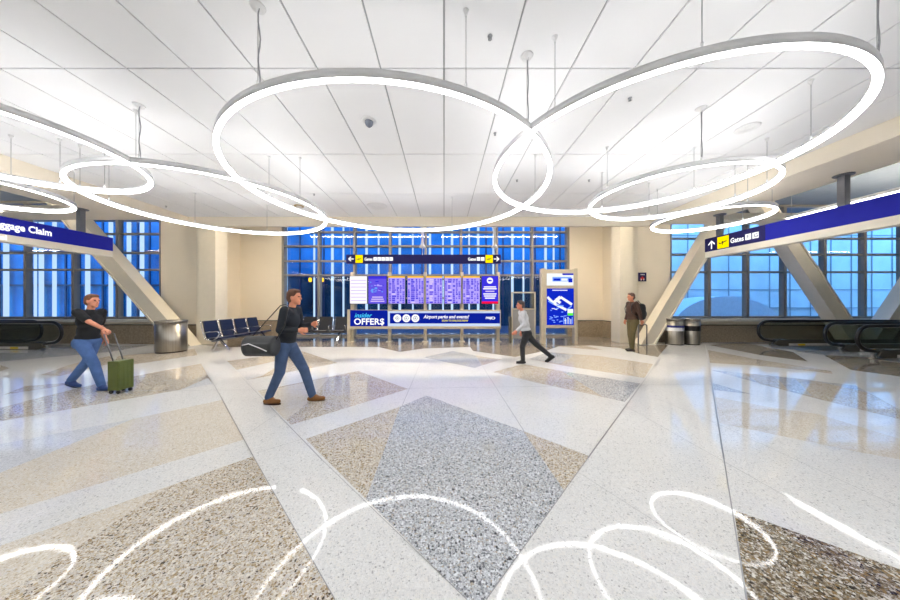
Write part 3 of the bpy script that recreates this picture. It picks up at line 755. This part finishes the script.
# ------------------------------------------------------------------ MOVING WALKWAYS
def balustrade(parent, sgn, yo, L=14):
    """end at x=0 (local), running in +sgn x; total height .9"""
    def P(x, z): return (sgn*x, yo, z)
    def arc(r, cz, cx, n=14): return [P(cx-r*math.cos(a), cz+r*math.sin(a)) for a in [(-PI/2+PI*k/n) for k in range(n+1)]]
    R0 = .34; cz = .54
    pts = [P(1.1, .16), P(.62, .17)]+[P(.36-R0*math.cos(a), cz+R0*math.sin(a)) for a in [(-PI/2+PI*k/16) for k in range(1, 17)]]+[P(2, .88), P(L, .88)]
    bm = new_bm(); tube(bm, pts, .042, 10); h = obj('handrail', bm, M['blacktrim'], parent)
    R1 = .275
    inner = [(.95, .21)]+[(.36-R1*math.cos(a), cz+R1*math.sin(a)) for a in [(-PI/2+PI*k/16) for k in range(0, 17)]]+[(L, cz+R1), (L, .21)]
    bm = new_bm(); prism(bm, [(sgn*a, b) for a, b in inner], 'y', yo-.006, yo+.006); obj('glass_panel', bm, M['bglass'], parent)
    bm = new_bm(); tube(bm, [P(.95, .225)]+[P(.36-(R1+.012)*math.cos(a), cz+(R1+.012)*math.sin(a)) for a in [(-PI/2+PI*k/16) for k in range(0, 17)]]+[P(L, cz+R1+.012)], .014, 8); obj('metal_trim', bm, M['chrome'], parent)
    bm = new_bm(); prism(bm, [(sgn*.5,.06),(sgn*.62,.22),(sgn*L,.22),(sgn*L,0.0),(sgn*.75,0.0)], 'y', yo-.07, yo+.07); obj('skirt', bm, M['wdark'], parent, bevel=.01)
    bm = new_bm(); box(bm, *sorted((sgn*.42, sgn*.50)), yo-.035, yo+.035, 0, .15); obj('newel_foot', bm, M['chrome'], parent)
    bm = new_bm(); box(bm, *sorted((sgn*1.0, sgn*L)), yo-.085, yo-.07, .02, .10); obj('skirt_strip', bm, M['sill'], parent)
    bm = new_bm(); box(bm, *sorted((sgn*1.3, sgn*1.55)), yo-.09, yo-.085, .03, .09); obj('yellow_marker', bm, mat('yellow sticker', (235,200,30), .5), parent)
def walkway(sgn, loc, ys, label, L=13):
    t = thing('moving_walkway', label, 'moving walkway', loc)
    for dx, y in ys:
        e = new_bm(); 
        # each balustrade starts at its own end
        sub = []
        before = set(o.name for o in C.objects)
        balustrade(t, sgn, y, L)
        for o in C.objects:
            if o.name not in before: o.location.x += dx
        e.free()
    y0, y1 = min(y for _, y in ys)+.08, max(y for _, y in ys)-.08
    bm = new_bm(); box(bm, *sorted((sgn*.9, sgn*L)), y0, y1, 0.0, .012); obj('treadway', bm, M['treadway'], t)
    bm = new_bm(); box(bm, *sorted((sgn*.2, sgn*.9)), y0, y1, 0.0, .014); obj('comb_plate', bm, M['steel'], t)
    return t
walkway(1, (10.95, 0, 0), [(0, 9.6), (.8, 8.5)], 'dark glass-sided moving walkway on the right, the one next to the windows')
walkway(1, (11.25, 0, 0), [(0, 7.5), (1.2, 6.2)], 'dark glass-sided moving walkway on the right, the one nearer the camera', 12.5)
walkway(-1, (-12.35, 0, 0), [(0, 8.9), (-.2, 7.6)][:1]+[(-1.6, 9.55)], 'dark glass-sided moving walkway at the left edge', 12)

# unseen linear lamps added on the upper ceiling to brighten the end walls
M['wash'] = emit('added wash lamp', (255,238,214), 55)
def linear(x0, x1, y, label, z=5.3):
    t = thing('linear_lamp', label, 'ceiling light', ((x0+x1)/2, y, z), 0, 'added wall-washing lamps'); h = (x1-x0)/2
    bm = new_bm(); box(bm, -h, h, -.13, .13, -.05, 0); obj('housing', bm, M['ringbody'], t)
    bm = new_bm(); box(bm, -h+.02, h-.02, -.11, .11, -.06, -.048); obj('diffuser', bm, M['wash'], t)
linear(-7.6, -.8, 9.3, 'added unseen linear lamp on the high ceiling above the centre window, left half')
linear(-.2, 6.4, 9.3, 'added unseen linear lamp on the high ceiling above the centre window, right half')
def cove(x0, x1, y, label):  # lamps put in out of view to brighten the far sides
    t = thing('added_cove_lamp', label, 'ceiling light', ((x0+x1)/2, y, SOF+.171), 0, 'added cove lamps hidden on top of the side soffits'); h = (x1-x0)/2
    bm = new_bm(); box(bm, -h, h, -.06, .06, 0, .04); obj('housing', bm, M['ringbody'], t)
    bm = new_bm(); box(bm, -h+.02, h-.02, -.05, .055, .041, .06); obj('diffuser', bm, M['wash'], t)
cove(-20, -9.5, 7.45, 'added cove lamp hidden on the soffit before the left windows')
cove(7.6, 20, 7.88, 'added cove lamp hidden on the soffit before the right windows')
def runlamp(x, y0, y1, label):
    t = thing('linear_lamp', label, 'ceiling light', (x, y1, SOF+.02), 0)
    bm = new_bm(); box(bm, -.08, .08, y0-y1, 0, .0, .07); obj('housing', bm, M['ringbody'], t)
    bm = new_bm(); box(bm, -.07, .07, y0-y1+.01, -.01, -.012, .0); obj('diffuser', bm, M['ringlight'], t)
    for k in range(5):
        yy = (y0-y1)*(.04+.92*k/4)
        bm = new_bm(); tube(bm, [(0, yy, .06), (0, yy, 5.3-SOF-.02)], .004, 6); obj('suspension_cable', bm, M['cable'], t)
runlamp(9.4, -6, 8.0, 'long straight suspended lamp running above the blue gates sign on the right')
runlamp(-11.15, -6, 7.45, 'long straight suspended lamp running above the blue baggage claim sign on the left')

# ------------------------------------------------------------------ OUTSIDE
bm = new_bm(); box(bm, -80, 80, 13.2, 60, -.25, -.15); struct('ground', bm, mat('dark asphalt', (40,60,90), .5))
M['f_blue'] = mat('blue glass cladding', (12,112,172), .25, var=.5, scale=.5)
M['f_deep'] = mat('dark blue glazing', (5,50,74), .2, var=.6, scale=.6)
M['f_pale'] = mat('pale concrete cladding', (228,232,230), .6, var=.10, scale=.8)
M['f_dark'] = mat('dark glazing mullion', (14,40,80), .4)
M['f_joint'] = mat('panel joint', (150,156,160), .6)
M['f_streak'] = emit('glowing streak bar', (200,228,255), .95)  # glow for the white streaks of light in the windows
M['f_amb'] = emit('amber lamp', (255,190,20), 2)
def building(label, x0, x1, y, z1, face, low, zl, lamps, joints, jm='f_dark', jw=.05, step=2.1):
    t = thing('terminal_building', label, 'building', ((x0+x1)/2, y, 0)); ox = (x0+x1)/2
    bm = new_bm(); box(bm, x0-ox, x1-ox, 0, 3, zl, z1); obj('facade', bm, face, t)
    bm = new_bm(); box(bm, x0-ox, x1-ox, .05, 3, -.15, zl); obj('ground_storey', bm, low, t)
    bm = new_bm()
    for x in joints: box(bm, x-ox-jw, x-ox+jw, -.04, 0, -.1, z1)
    z = zl
    while z < z1:
        box(bm, x0-ox, x1-ox, -.05, 0, z-jw, z+jw); z += step
    obj('mullions', bm, M[jm], t)
    for x, za, zb, w in lamps:  # upright glowing bars put in for the white light streaks
        bm = new_bm(); box(bm, x-ox-w/2, x-ox+w/2, -.14, -.08, za, zb); obj('streak_bar', bm, M['f_streak'], t)
    return t
YF = 20.0
def fx(px, Y=YF): return (px-444)/FP*Y
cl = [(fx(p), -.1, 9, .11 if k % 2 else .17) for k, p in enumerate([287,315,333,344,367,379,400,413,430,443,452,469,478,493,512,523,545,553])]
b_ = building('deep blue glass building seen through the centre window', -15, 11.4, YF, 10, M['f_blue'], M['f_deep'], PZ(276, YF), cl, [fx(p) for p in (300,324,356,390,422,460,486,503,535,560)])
gx = fx(317, 19.2); t = thing('lamp_gantry', 'thin dark gantry with two amber lamps outside the centre window', 'gantry', (gx, 19.2, -.15))
bm = new_bm(); box(bm, -.06, .06, -.06, .06, 0, PZ(276.6, 19.2)+.15); obj('mast', bm, M['f_dark'], t)
bm = new_bm(); box(bm, -.9, .9, -.05, .05, PZ(277.4, 19.2)+.15, PZ(276.4, 19.2)+.15); obj('crossbar', bm, M['f_dark'], t)
for px in (311, 323):
    bm = new_bm(); lathe(bm, [(.001,-.15),(.09,-.12),(.11,0),(.09,.12),(.001,.16)], fx(px, 19.2)-gx, -.12, 12)
    bmesh.ops.translate(bm, verts=bm.verts, vec=(0, 0, PZ(280, 19.2)+.15)); obj('amber_lamp', bm, M['f_amb'], t)
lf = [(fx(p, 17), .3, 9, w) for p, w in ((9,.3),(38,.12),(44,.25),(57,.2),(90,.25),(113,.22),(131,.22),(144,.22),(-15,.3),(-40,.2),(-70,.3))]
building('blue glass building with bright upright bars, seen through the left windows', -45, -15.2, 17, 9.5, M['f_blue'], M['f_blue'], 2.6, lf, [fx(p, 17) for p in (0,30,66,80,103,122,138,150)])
building('pale blue-lit concrete building seen through the right windows', 11.6, 48, 17.5, 11, M['f_pale'], M['f_pale'], 1.2, [], [11.6+1.3*k for k in range(1, 27)], 'f_joint', .018, 1.15)
# arched canopy outside the right window
bm = new_bm(); R_a = 3.2; pts = [(R_a*math.cos(PI*k/24), -.15+2.05*math.sin(PI*k/24)) for k in range(25)]
prism(bm, pts, 'y', 0, 1.6); o = obj('arched_canopy', bm, mat('white canopy', (232,240,246), .5)); o.location = ((728-444)/FP*15.7, 15.7, 0)
tag(o, 'low white arched roof outside the right windows', 'canopy')

# ------------------------------------------------------------------ PEOPLE
def ell(bm, c, r, rot=None, sub=3):
    m = Matrix.Translation(c)
    if rot is not None: m = m @ rot.to_4x4()
    m = m @ Matrix.Diagonal((r[0], r[1], r[2], 1))
    bmesh.ops.create_icosphere(bm, subdivisions=sub, radius=1, matrix=m)
def cap(bm, a, b, ra, rb, n=14):
    a, b = Vector(a), Vector(b)
    if (b-a).length > 1e-4: tube(bm, [a, b], [ra, rb], n)
    for p, r in ((a, ra), (b, rb)): ell(bm, p, (r, r, r), sub=2)
def chain(bm, pts, rs):
    for i in range(len(pts)-1): cap(bm, pts[i], pts[i+1], rs[i], rs[i+1])
def remesh(name, bm, m, parent, voxel, smooth=4, label=None):
    bmesh.ops.recalc_face_normals(bm, faces=bm.faces)
    me = bpy.data.meshes.new(name); bm.to_mesh(me); bm.free()
    o = bpy.data.objects.new(name, me); C.objects.link(o)
    r = o.modifiers.new('r', 'REMESH'); r.mode = 'VOXEL'; r.voxel_size = voxel; r.use_smooth_shade = True
    s = o.modifiers.new('s', 'SMOOTH'); s.factor = .5; s.iterations = smooth
    dg = bpy.context.evaluated_depsgraph_get(); dg.update()
    m2 = bpy.data.meshes.new_from_object(o.evaluated_get(dg)); m2.name = name
    o.modifiers.clear(); o.data = m2; bpy.data.meshes.remove(me)
    m2.materials.clear(); m2.materials.append(m)
    for p in m2.polygons: p.use_smooth = True; p.material_index = 0
    o.parent = parent
    if label: o['label'] = label
    return o
def hand(bm, w, d, pn, curl, s, thumb):
    """w wrist, d finger direction, pn palm normal, thumb side = thumb*(d x pn)"""
    d = d.normalized(); pn = (pn-d*pn.dot(d)).normalized(); sd = d.cross(pn)*thumb
    palm = w+d*.045*s
    R = Matrix((d, sd, pn)).transposed()
    ell(bm, palm, (.052*s, .041*s, .016*s), R)
    for i, (off, ln) in enumerate(((.030,.072),(.010,.080),(-.010,.074),(-.029,.058))):
        p = w+d*.082*s+sd*off*s; pts = [w+d*.04*s+sd*off*.8*s, p]; a = curl*.25; dirv = d
        for k, f in enumerate((.45,.32,.23)):
            a += curl*(.35+.2*k); dirv = (d*math.cos(a)+pn*math.sin(a)); p = p+dirv*ln*f*s; pts.append(p)
        chain(bm, pts, [.0105*s,.010*s,.0095*s,.0088*s,.0075*s])
    p0 = w+d*.018*s+sd*.022*s; p1 = p0+(d*.6+sd*.75+pn*.2).normalized()*.04*s; p2 = p1+(d*.9+sd*.35+pn*.35).normalized()*.03*s; p3 = p2+(d+pn*.5*curl).normalized()*.024*s
    chain(bm, [p0,p1,p2,p3], [.014*s,.012*s,.0105*s,.008*s])
def person(label, loc, yaw, J, cols, s=1.0, short=False, hair_long=0, head_tilt=0):
    """J: joints in local metres (x forward, y left, z up)"""
    t = thing('person', label, 'person', loc, yaw)
    V = {k: Vector(v) for k, v in J.items() if k != 'curl'}
    skin = mat('skin', cols['skin'], .5, var=.06, scale=12)
    # --- body: one continuous figure
    bm = new_bm()
    pel, chest, neck, head = V['pelvis'], V['chest'], V['neck'], V['head']
    up = (chest-pel).normalized()
    ell(bm, pel, (.09*s,.130*s,.10*s)); ell(bm, pel.lerp(chest,.5), (.09*s,.125*s,.15*s)); ell(bm, chest, (.105*s,.155*s,.15*s))
    cap(bm, pel, chest, .09*s, .10*s); cap(bm, chest+up*.08*s, neck, .06*s, .052*s); cap(bm, neck, head-Vector((.01,0,.05))*s, .05*s, .05*s)
    Rh = Matrix.Rotation(head_tilt, 3, 'Y')
    def hp(x, y, z): return head+Rh @ Vector((x*s, y*s, z*s))
    ell(bm, hp(-.008,0,.02), (.093*s,.074*s,.105*s), Rh); ell(bm, hp(.022,0,-.045), (.062*s,.055*s,.068*s), Rh)
    ell(bm, hp(.060,0,-.092), (.024*s,.028*s,.022*s), Rh)          # chin
    cap(bm, hp(.083,0,.012), hp(.102,0,-.022), .010*s, .014*s)        # nose
    ell(bm, hp(.078,0,-.055), (.014*s,.025*s,.009*s), Rh); ell(bm, hp(.078,0,-.067), (.013*s,.021*s,.009*s), Rh)
    for q in (-1, 1):
        ell(bm, hp(-.005, q*.076, -.005), (.018*s,.009*s,.030*s), Rh)  # ears
        ell(bm, hp(.074, q*.03, .030), (.014*s,.024*s,.008*s), Rh)    # brows
    for L in 'LR':
        sh, el, wr, hi, kn, an, to = (V[k+L] for k in ('sh','el','wr','hip','kn','an','toe'))
        cap(bm, chest+up*.07*s, sh, .07*s, .055*s); chain(bm, [sh, el, wr], [.052*s,.040*s,.027*s])
        hd = V.get('hd'+L, (wr-el).normalized()); pn = V.get('pn'+L, Vector((0, -1 if L == 'L' else 1, 0)))
        hand(bm, wr, hd, pn, J.get('curl', {}).get(L, .6) if isinstance(J.get('curl'), dict) else .6, s, 1 if L == 'L' else -1)
        chain(bm, [hi, kn, an], [.070*s,.048*s,.034*s]); cap(bm, kn+(an-kn)*.22, kn+(an-kn)*.5, .044*s, .038*s)
        cap(bm, an, to-(to-an)*.45, .026*s, .016*s)
    remesh('body', bm, skin, t, .0065)
    # eyes
    for q in (-1, 1):
        bm = new_bm(); ell(bm, hp(.080, q*.029, .012), (.010*s,.013*s,.009*s)); obj('eye', bm, mat('eye', (60,50,46), .2), t)
    # --- hair
    bm = new_bm(); ell(bm, hp(-.022,0,.042), (.094*s,.084*s,.093*s), Rh); ell(bm, hp(-.052,0,-.005), (.066*s,.077*s,.085*s), Rh); ell(bm, hp(.035,0,.095), (.05*s,.06*s,.032*s), Rh)
    remesh('hair', bm, mat('hair', cols['hair'], .7, var=.3, scale=40, bump=.4, bscale=90, stretch=(1,1,.2)), t, .009, 2)
    # --- top
    bm = new_bm(); g_ = .016*s
    ell(bm, pel+up*.04*s, (.125*s,.165*s,.10*s)); ell(bm, pel.lerp(chest,.45), (.120*s,.152*s,.17*s)); ell(bm, chest, (.130*s,.178*s,.165*s)); cap(bm, pel+up*.02*s, chest, .11*s, .12*s)
    cap(bm, chest+up*.10*s, neck-up*.035*s, .09*s, .066*s)
    for L in 'LR':
        sh, el, wr = V['sh'+L], V['el'+L], V['wr'+L]
        cap(bm, chest+up*.07*s, sh, .088*s, .070*s)
        if short: chain(bm, [sh, sh.lerp(el,.75)], [.070*s,.062*s])
        else: chain(bm, [sh, el, el.lerp(wr,.88)], [.070*s,.056*s,.041*s]); ell(bm, el, (.06*s,.06*s,.06*s))
    top = remesh(cols.get('topname','shirt'), bm, mat('top cloth', cols['top'], .8, var=.14, scale=9, bump=.6, bscale=14), t, .011, 3)
    # --- trousers
    bm = new_bm()
    ell(bm, pel-up*.0, (.122*s,.163*s,.12*s))
    for L in 'LR':
        hi, kn, an = V['hip'+L], V['kn'+L], V['an'+L]
        chain(bm, [hi, kn, kn.lerp(an,.98)], [.100*s,.072*s,.058*s]); ell(bm, hi+Vector((-.03*s,0,-.02*s)), (.10*s,.09*s,.11*s)); ell(bm, kn, (.074*s,.073*s,.08*s))
    remesh('trousers', bm, mat('trouser cloth', cols['legs'], .85, var=.16, scale=10, bump=.6, bscale=16), t, .011, 3)
    # --- shoes
    for L in 'LR':
        an, to = V['an'+L], V['toe'+L]; d = (to-an); d2 = Vector((d.x, d.y, d.z)).normalized()
        heel = V.get('heel'+L, an+Vector((-.045*s, 0, -.055*s)))
        bm = new_bm(); cap(bm, heel, heel.lerp(to,.5), .036*s, .038*s); cap(bm, heel.lerp(to,.5), to, .040*s, .030*s); cap(bm, an+Vector((0,0,.005)), heel.lerp(to,.35), .050*s, .044*s); cap(bm, an, heel.lerp(to,.6), .044*s, .040*s)
        sh_ = remesh('shoe', bm, mat('shoe', cols['shoe'], .5, var=.1), t, .008, 2)
        zmin = min(v.co.z for v in sh_.data.vertices)
        bm = new_bm(); n_ = 14
        ax = (to-heel); ax = ax.normalized(); sd = Vector((-ax.y, ax.x, 0)).normalized(); upn = ax.cross(sd); upn = upn if upn.z > 0 else -upn
        L_ = (to-heel).length; poly = []
        for k in range(20):
            a = 2*PI*k/20; u = math.cos(a); v = math.sin(a); poly.append(heel+ax*(L_/2+u*(L_/2+.034*s))+sd*v*(.040*s*(1+.12*u)))
        A = [bm.verts.new(p-upn*.030*s) for p in poly]; B = [bm.verts.new(p-upn*.046*s) for p in poly]
        bm.faces.new(A); bm.faces.new(B)
        for k in range(20): bm.faces.new((A[k], A[(k+1)%20], B[(k+1)%20], B[k]))
        obj('sole', bm, mat('sole', cols.get('sole', (60,50,44)), .7), sh_)
    return t

def std(s, lean=0, hipz=.90, stepR=0, stepL=0, ankR=.085, ankL=.085, kR=.0, kL=.0, w=.09):
    """walking skeleton; step = forward offset of each ankle"""
    pel = Vector((0,0,hipz)); ch = pel+Vector((math.sin(lean)*.34,0,math.cos(lean)*.34)); nk = ch+Vector((math.sin(lean)*.20,0,math.cos(lean)*.205)); hd = nk+Vector((math.sin(lean)*.06+.03,0,.145))
    J = {'pelvis': pel, 'chest': ch, 'neck': nk, 'head': hd}
    for L, q, st, az, kk in (('L',1,stepL,ankL,kL),('R',-1,stepR,ankR,kR)):
        hi = pel+Vector((0,q*w,-.04)); an = Vector((st, q*w*.8, az))
        kn = hi.lerp(an, .5)+Vector((kk, 0, .0)); kn.z = hi.z+(an.z-hi.z)*.5
        J['hip'+L] = hi; J['kn'+L] = kn; J['an'+L] = an
        J['toe'+L] = an+Vector((.16, q*.02, -.050)); 
        J['sh'+L] = nk+Vector((-.01, q*.170, -.05))
    return {k: Vector(v)*s for k, v in J.items()}

# person A: far left, black T-shirt and blue jeans, pushing a green suitcase (walks to the right)
sA = .97
J = std(sA, .10, .89, stepL=-.40, stepR=.34, ankL=.135, kL=.10, kR=.05)
J['toeL'] = J['anL']+Vector((.14,.01,-.095)); J['heelL'] = J['anL']+Vector((-.055,0,-.035))
J['elR'] = J['shR']+Vector((.23,-.02,-.16)); J['wrR'] = J['elR']+Vector((.23,.01,-.12)); J['pnR'] = Vector((0,0,-1)); J['curl'] = {'L': .6, 'R': 1.4}
J['elL'] = J['shL']+Vector((-.10,.05,-.26)); J['wrL'] = J['elL']+Vector((.10,.0,-.22))
XA = -6.22; YA = 4.80
pA = person('person in a black T-shirt and blue jeans pushing a green suitcase at the far left', (XA, YA, 0), 0, J, {'skin': (222,150,120), 'hair': (120,78,52), 'top': (24,26,30), 'legs': (78,112,170), 'shoe': (40,70,130), 'sole': (60,66,80)}, sA, short=True)
hx, hy, hz = J['wrR'].x+.085, J['wrR'].y, J['wrR'].z-.07
t = thing('suitcase', 'olive green upright suitcase pushed by the person at the far left', 'suitcase', (XA+hx+.20, YA+hy, 0), .0)
M['olive'] = mat('olive polycarbonate', (92,104,48), .35, var=.1)
bm = new_bm(); box(bm, -.09, .09, -.115, .115, .06, .54)
for k in range(4): box(bm, -.096, .096, -.096+k*.058, -.078+k*.058, .10, .50)
obj('shell', bm, M['olive'], t, bevel=.03)
bm = new_bm(); tube(bm, [(-.05,-.07,.54),(-.20,-.07,hz-.01),(-.20,.07,hz-.01),(-.05,.07,.54)], .009, 8); obj('telescopic_handle', bm, M['postgrey'], t)
for x in (-.06,.06):
    for y in (-.085,.085):
        bm = new_bm(); tube(bm, [(x,y-.012,.028),(x,y+.012,.028)], .028, 14); box(bm, x-.012, x+.012, y-.02, y+.02, .045, .07); obj('wheel', bm, M['blacktrim'], t)

# person B: dark top, jeans, brown shoes, duffel bag on the shoulder (walks to the right)
sB = 1.0
J = std(sB, .16, .90, stepL=.36, stepR=-.22, ankR=.10, kL=.05, kR=.06)
J['elR'] = J['shR']+Vector((-.03,-.06,-.27)); J['wrR'] = J['elR']+Vector((.23,.06,-.01)); J['curl'] = {'L': .9, 'R': 1.2}
J['elL'] = J['shL']+Vector((.02,.06,-.27)); J['wrL'] = J['elL']+Vector((.22,-.07,.05))
J['hipR'].y -= .0
XB = -2.38; YB_ = 4.15
pB = person('walking person in a dark top and jeans with brown shoes and a grey shoulder bag', (XB, YB_, 0), 0, J, {'skin': (226,152,118), 'hair': (96,62,44), 'top': (34,40,48), 'legs': (70,92,130), 'shoe': (140,92,44), 'sole': (70,48,30)}, sB)
BX, BY, BZ = XB-.17, YB_-.31, .90
t = thing('duffel_bag', 'dark grey duffel bag slung at the side of the walking person with brown shoes', 'bag', (BX, BY, BZ))
bm = new_bm(); tube(bm, [(-.21,0,0),(-.20,0,0),(.20,0,0),(.21,0,0)], [.10,.125,.125,.10], 28, flat=1.15); box(bm, -.17, .17, -.135, -.10, -.09, .05)
remesh('bag_body', bm, mat('dark grey nylon', (58,60,62), .6, var=.15, bump=.3, bscale=20), t, .012, 3)
bm = new_bm(); tube(bm, [(-.17,-.137,.03),(-.08,-.139,.05),(.05,-.139,.0),(.16,-.137,-.05)], .007, 8); obj('piping', bm, M['lab_white'], t)
sp_ = Vector((XB, YB_, 0))+J['shR']-Vector((BX, BY, BZ))
bm = new_bm(); tube(bm, [(-.19,.0,.06), Vector((-.19,.0,.06)).lerp(sp_, .5)+Vector((-.05,-.03,0)), sp_+Vector((-.05,-.02,.075)), sp_+Vector((0,.02,.092)), sp_+Vector((.06,-.01,.07)), Vector((.19,.0,.06)).lerp(sp_, .5)+Vector((.09,-.05,0)), (.19,.0,.06)], .013, 8, flat=.5); obj('strap', bm, M['blacktrim'], t)

# person C: pale shirt, dark trousers, long stride (walks to the left)
sC = .95
J = std(sC, .20, .84, stepL=.10, stepR=-.68, ankR=.16, kL=.07, kR=.05)
J['toeR'] = J['anR']+Vector((.12,-.01,-.125)); J['heelR'] = J['anR']+Vector((-.06,0,.0))
J['elL'] = J['shL']+Vector((.01,.05,-.27)); J['wrL'] = J['elL']+Vector((.19,-.01,-.17))
J['elR'] = J['shR']+Vector((-.10,-.05,-.25)); J['wrR'] = J['elR']+Vector((.06,.0,-.23))
person('person in a pale grey shirt and black trousers striding left past the map directory', (PX(526, 6.9), 6.9, 0), PI, J, {'skin': (206,128,100), 'hair': (70,60,58), 'top': (196,198,204), 'legs': (38,40,44), 'shoe': (16,16,18), 'sole': (14,14,14)}, sC)

# person D: brown jacket, khaki trousers, black backpack, facing left
sD = 1.04
J = std(sD, .03, .93, stepL=.06, stepR=-.03, kL=.03, kR=.03)
J['elL'] = J['shL']+Vector((-.06,.05,-.27)); J['wrL'] = J['elL']+Vector((-.06,.0,-.24))
J['elR'] = J['shR']+Vector((-.02,-.05,-.28)); J['wrR'] = J['elR']+Vector((.08,.0,-.24))
XD, YD = PX(632.5, 8.6), 8.6
person('person in a brown jacket and khaki trousers standing by the right column', (XD, YD, 0), PI, J, {'skin': (214,140,108), 'hair': (80,56,44), 'top': (72,50,40), 'legs': (92,82,52), 'shoe': (40,36,30), 'sole': (120,110,60), 'topname': 'jacket'}, sD)
t = thing('backpack', 'black backpack on the person by the right column', 'backpack', (XD+.24, YD, 1.24))
bm = new_bm(); cap(bm, (0,-.06,-.16), (0,-.06,.14), .12, .11); cap(bm, (0,.06,-.16), (0,.06,.14), .12, .11); ell(bm, Vector((.09,0,-.08)), (.08,.13,.13))
remesh('bag_body', bm, mat('black nylon', (22,22,26), .6, var=.2, bump=.3, bscale=20), t, .012, 3)
for q in (-1, 1):
    bm = new_bm(); tube(bm, [(-.02,q*.10,.20),(-.16,q*.13,.33),(-.33,q*.13,.25),(-.385,q*.14,.10),(-.36,q*.15,-.05),(-.20,q*.18,-.16),(-.04,q*.12,-.20)], .016, 8, flat=.45); obj('strap', bm, M['blacktrim'], t)

# ------------------------------------------------------------------ LIGHT
w = bpy.data.worlds.new('dusk'); scene.world = w; w.use_nodes = True
n = w.node_tree; n.nodes.clear()
out = n.nodes.new('ShaderNodeOutputWorld'); bg = n.nodes.new('ShaderNodeBackground')
tc = n.nodes.new('ShaderNodeTexCoord'); sp = n.nodes.new('ShaderNodeSeparateXYZ'); cr = n.nodes.new('ShaderNodeValToRGB')
n.links.new(tc.outputs['Generated'], sp.inputs[0]); n.links.new(sp.outputs['Z'], cr.inputs['Fac'])
cr.color_ramp.elements[0].position = 0; cr.color_ramp.elements[0].color = (.20,.52,1,1)
cr.color_ramp.elements[1].position = .9; cr.color_ramp.elements[1].color = (.14,.44,1,1)
n.links.new(cr.outputs['Color'], bg.inputs['Color']); bg.inputs['Strength'].default_value = 3.0
n.links.new(bg.outputs[0], out.inputs[0])
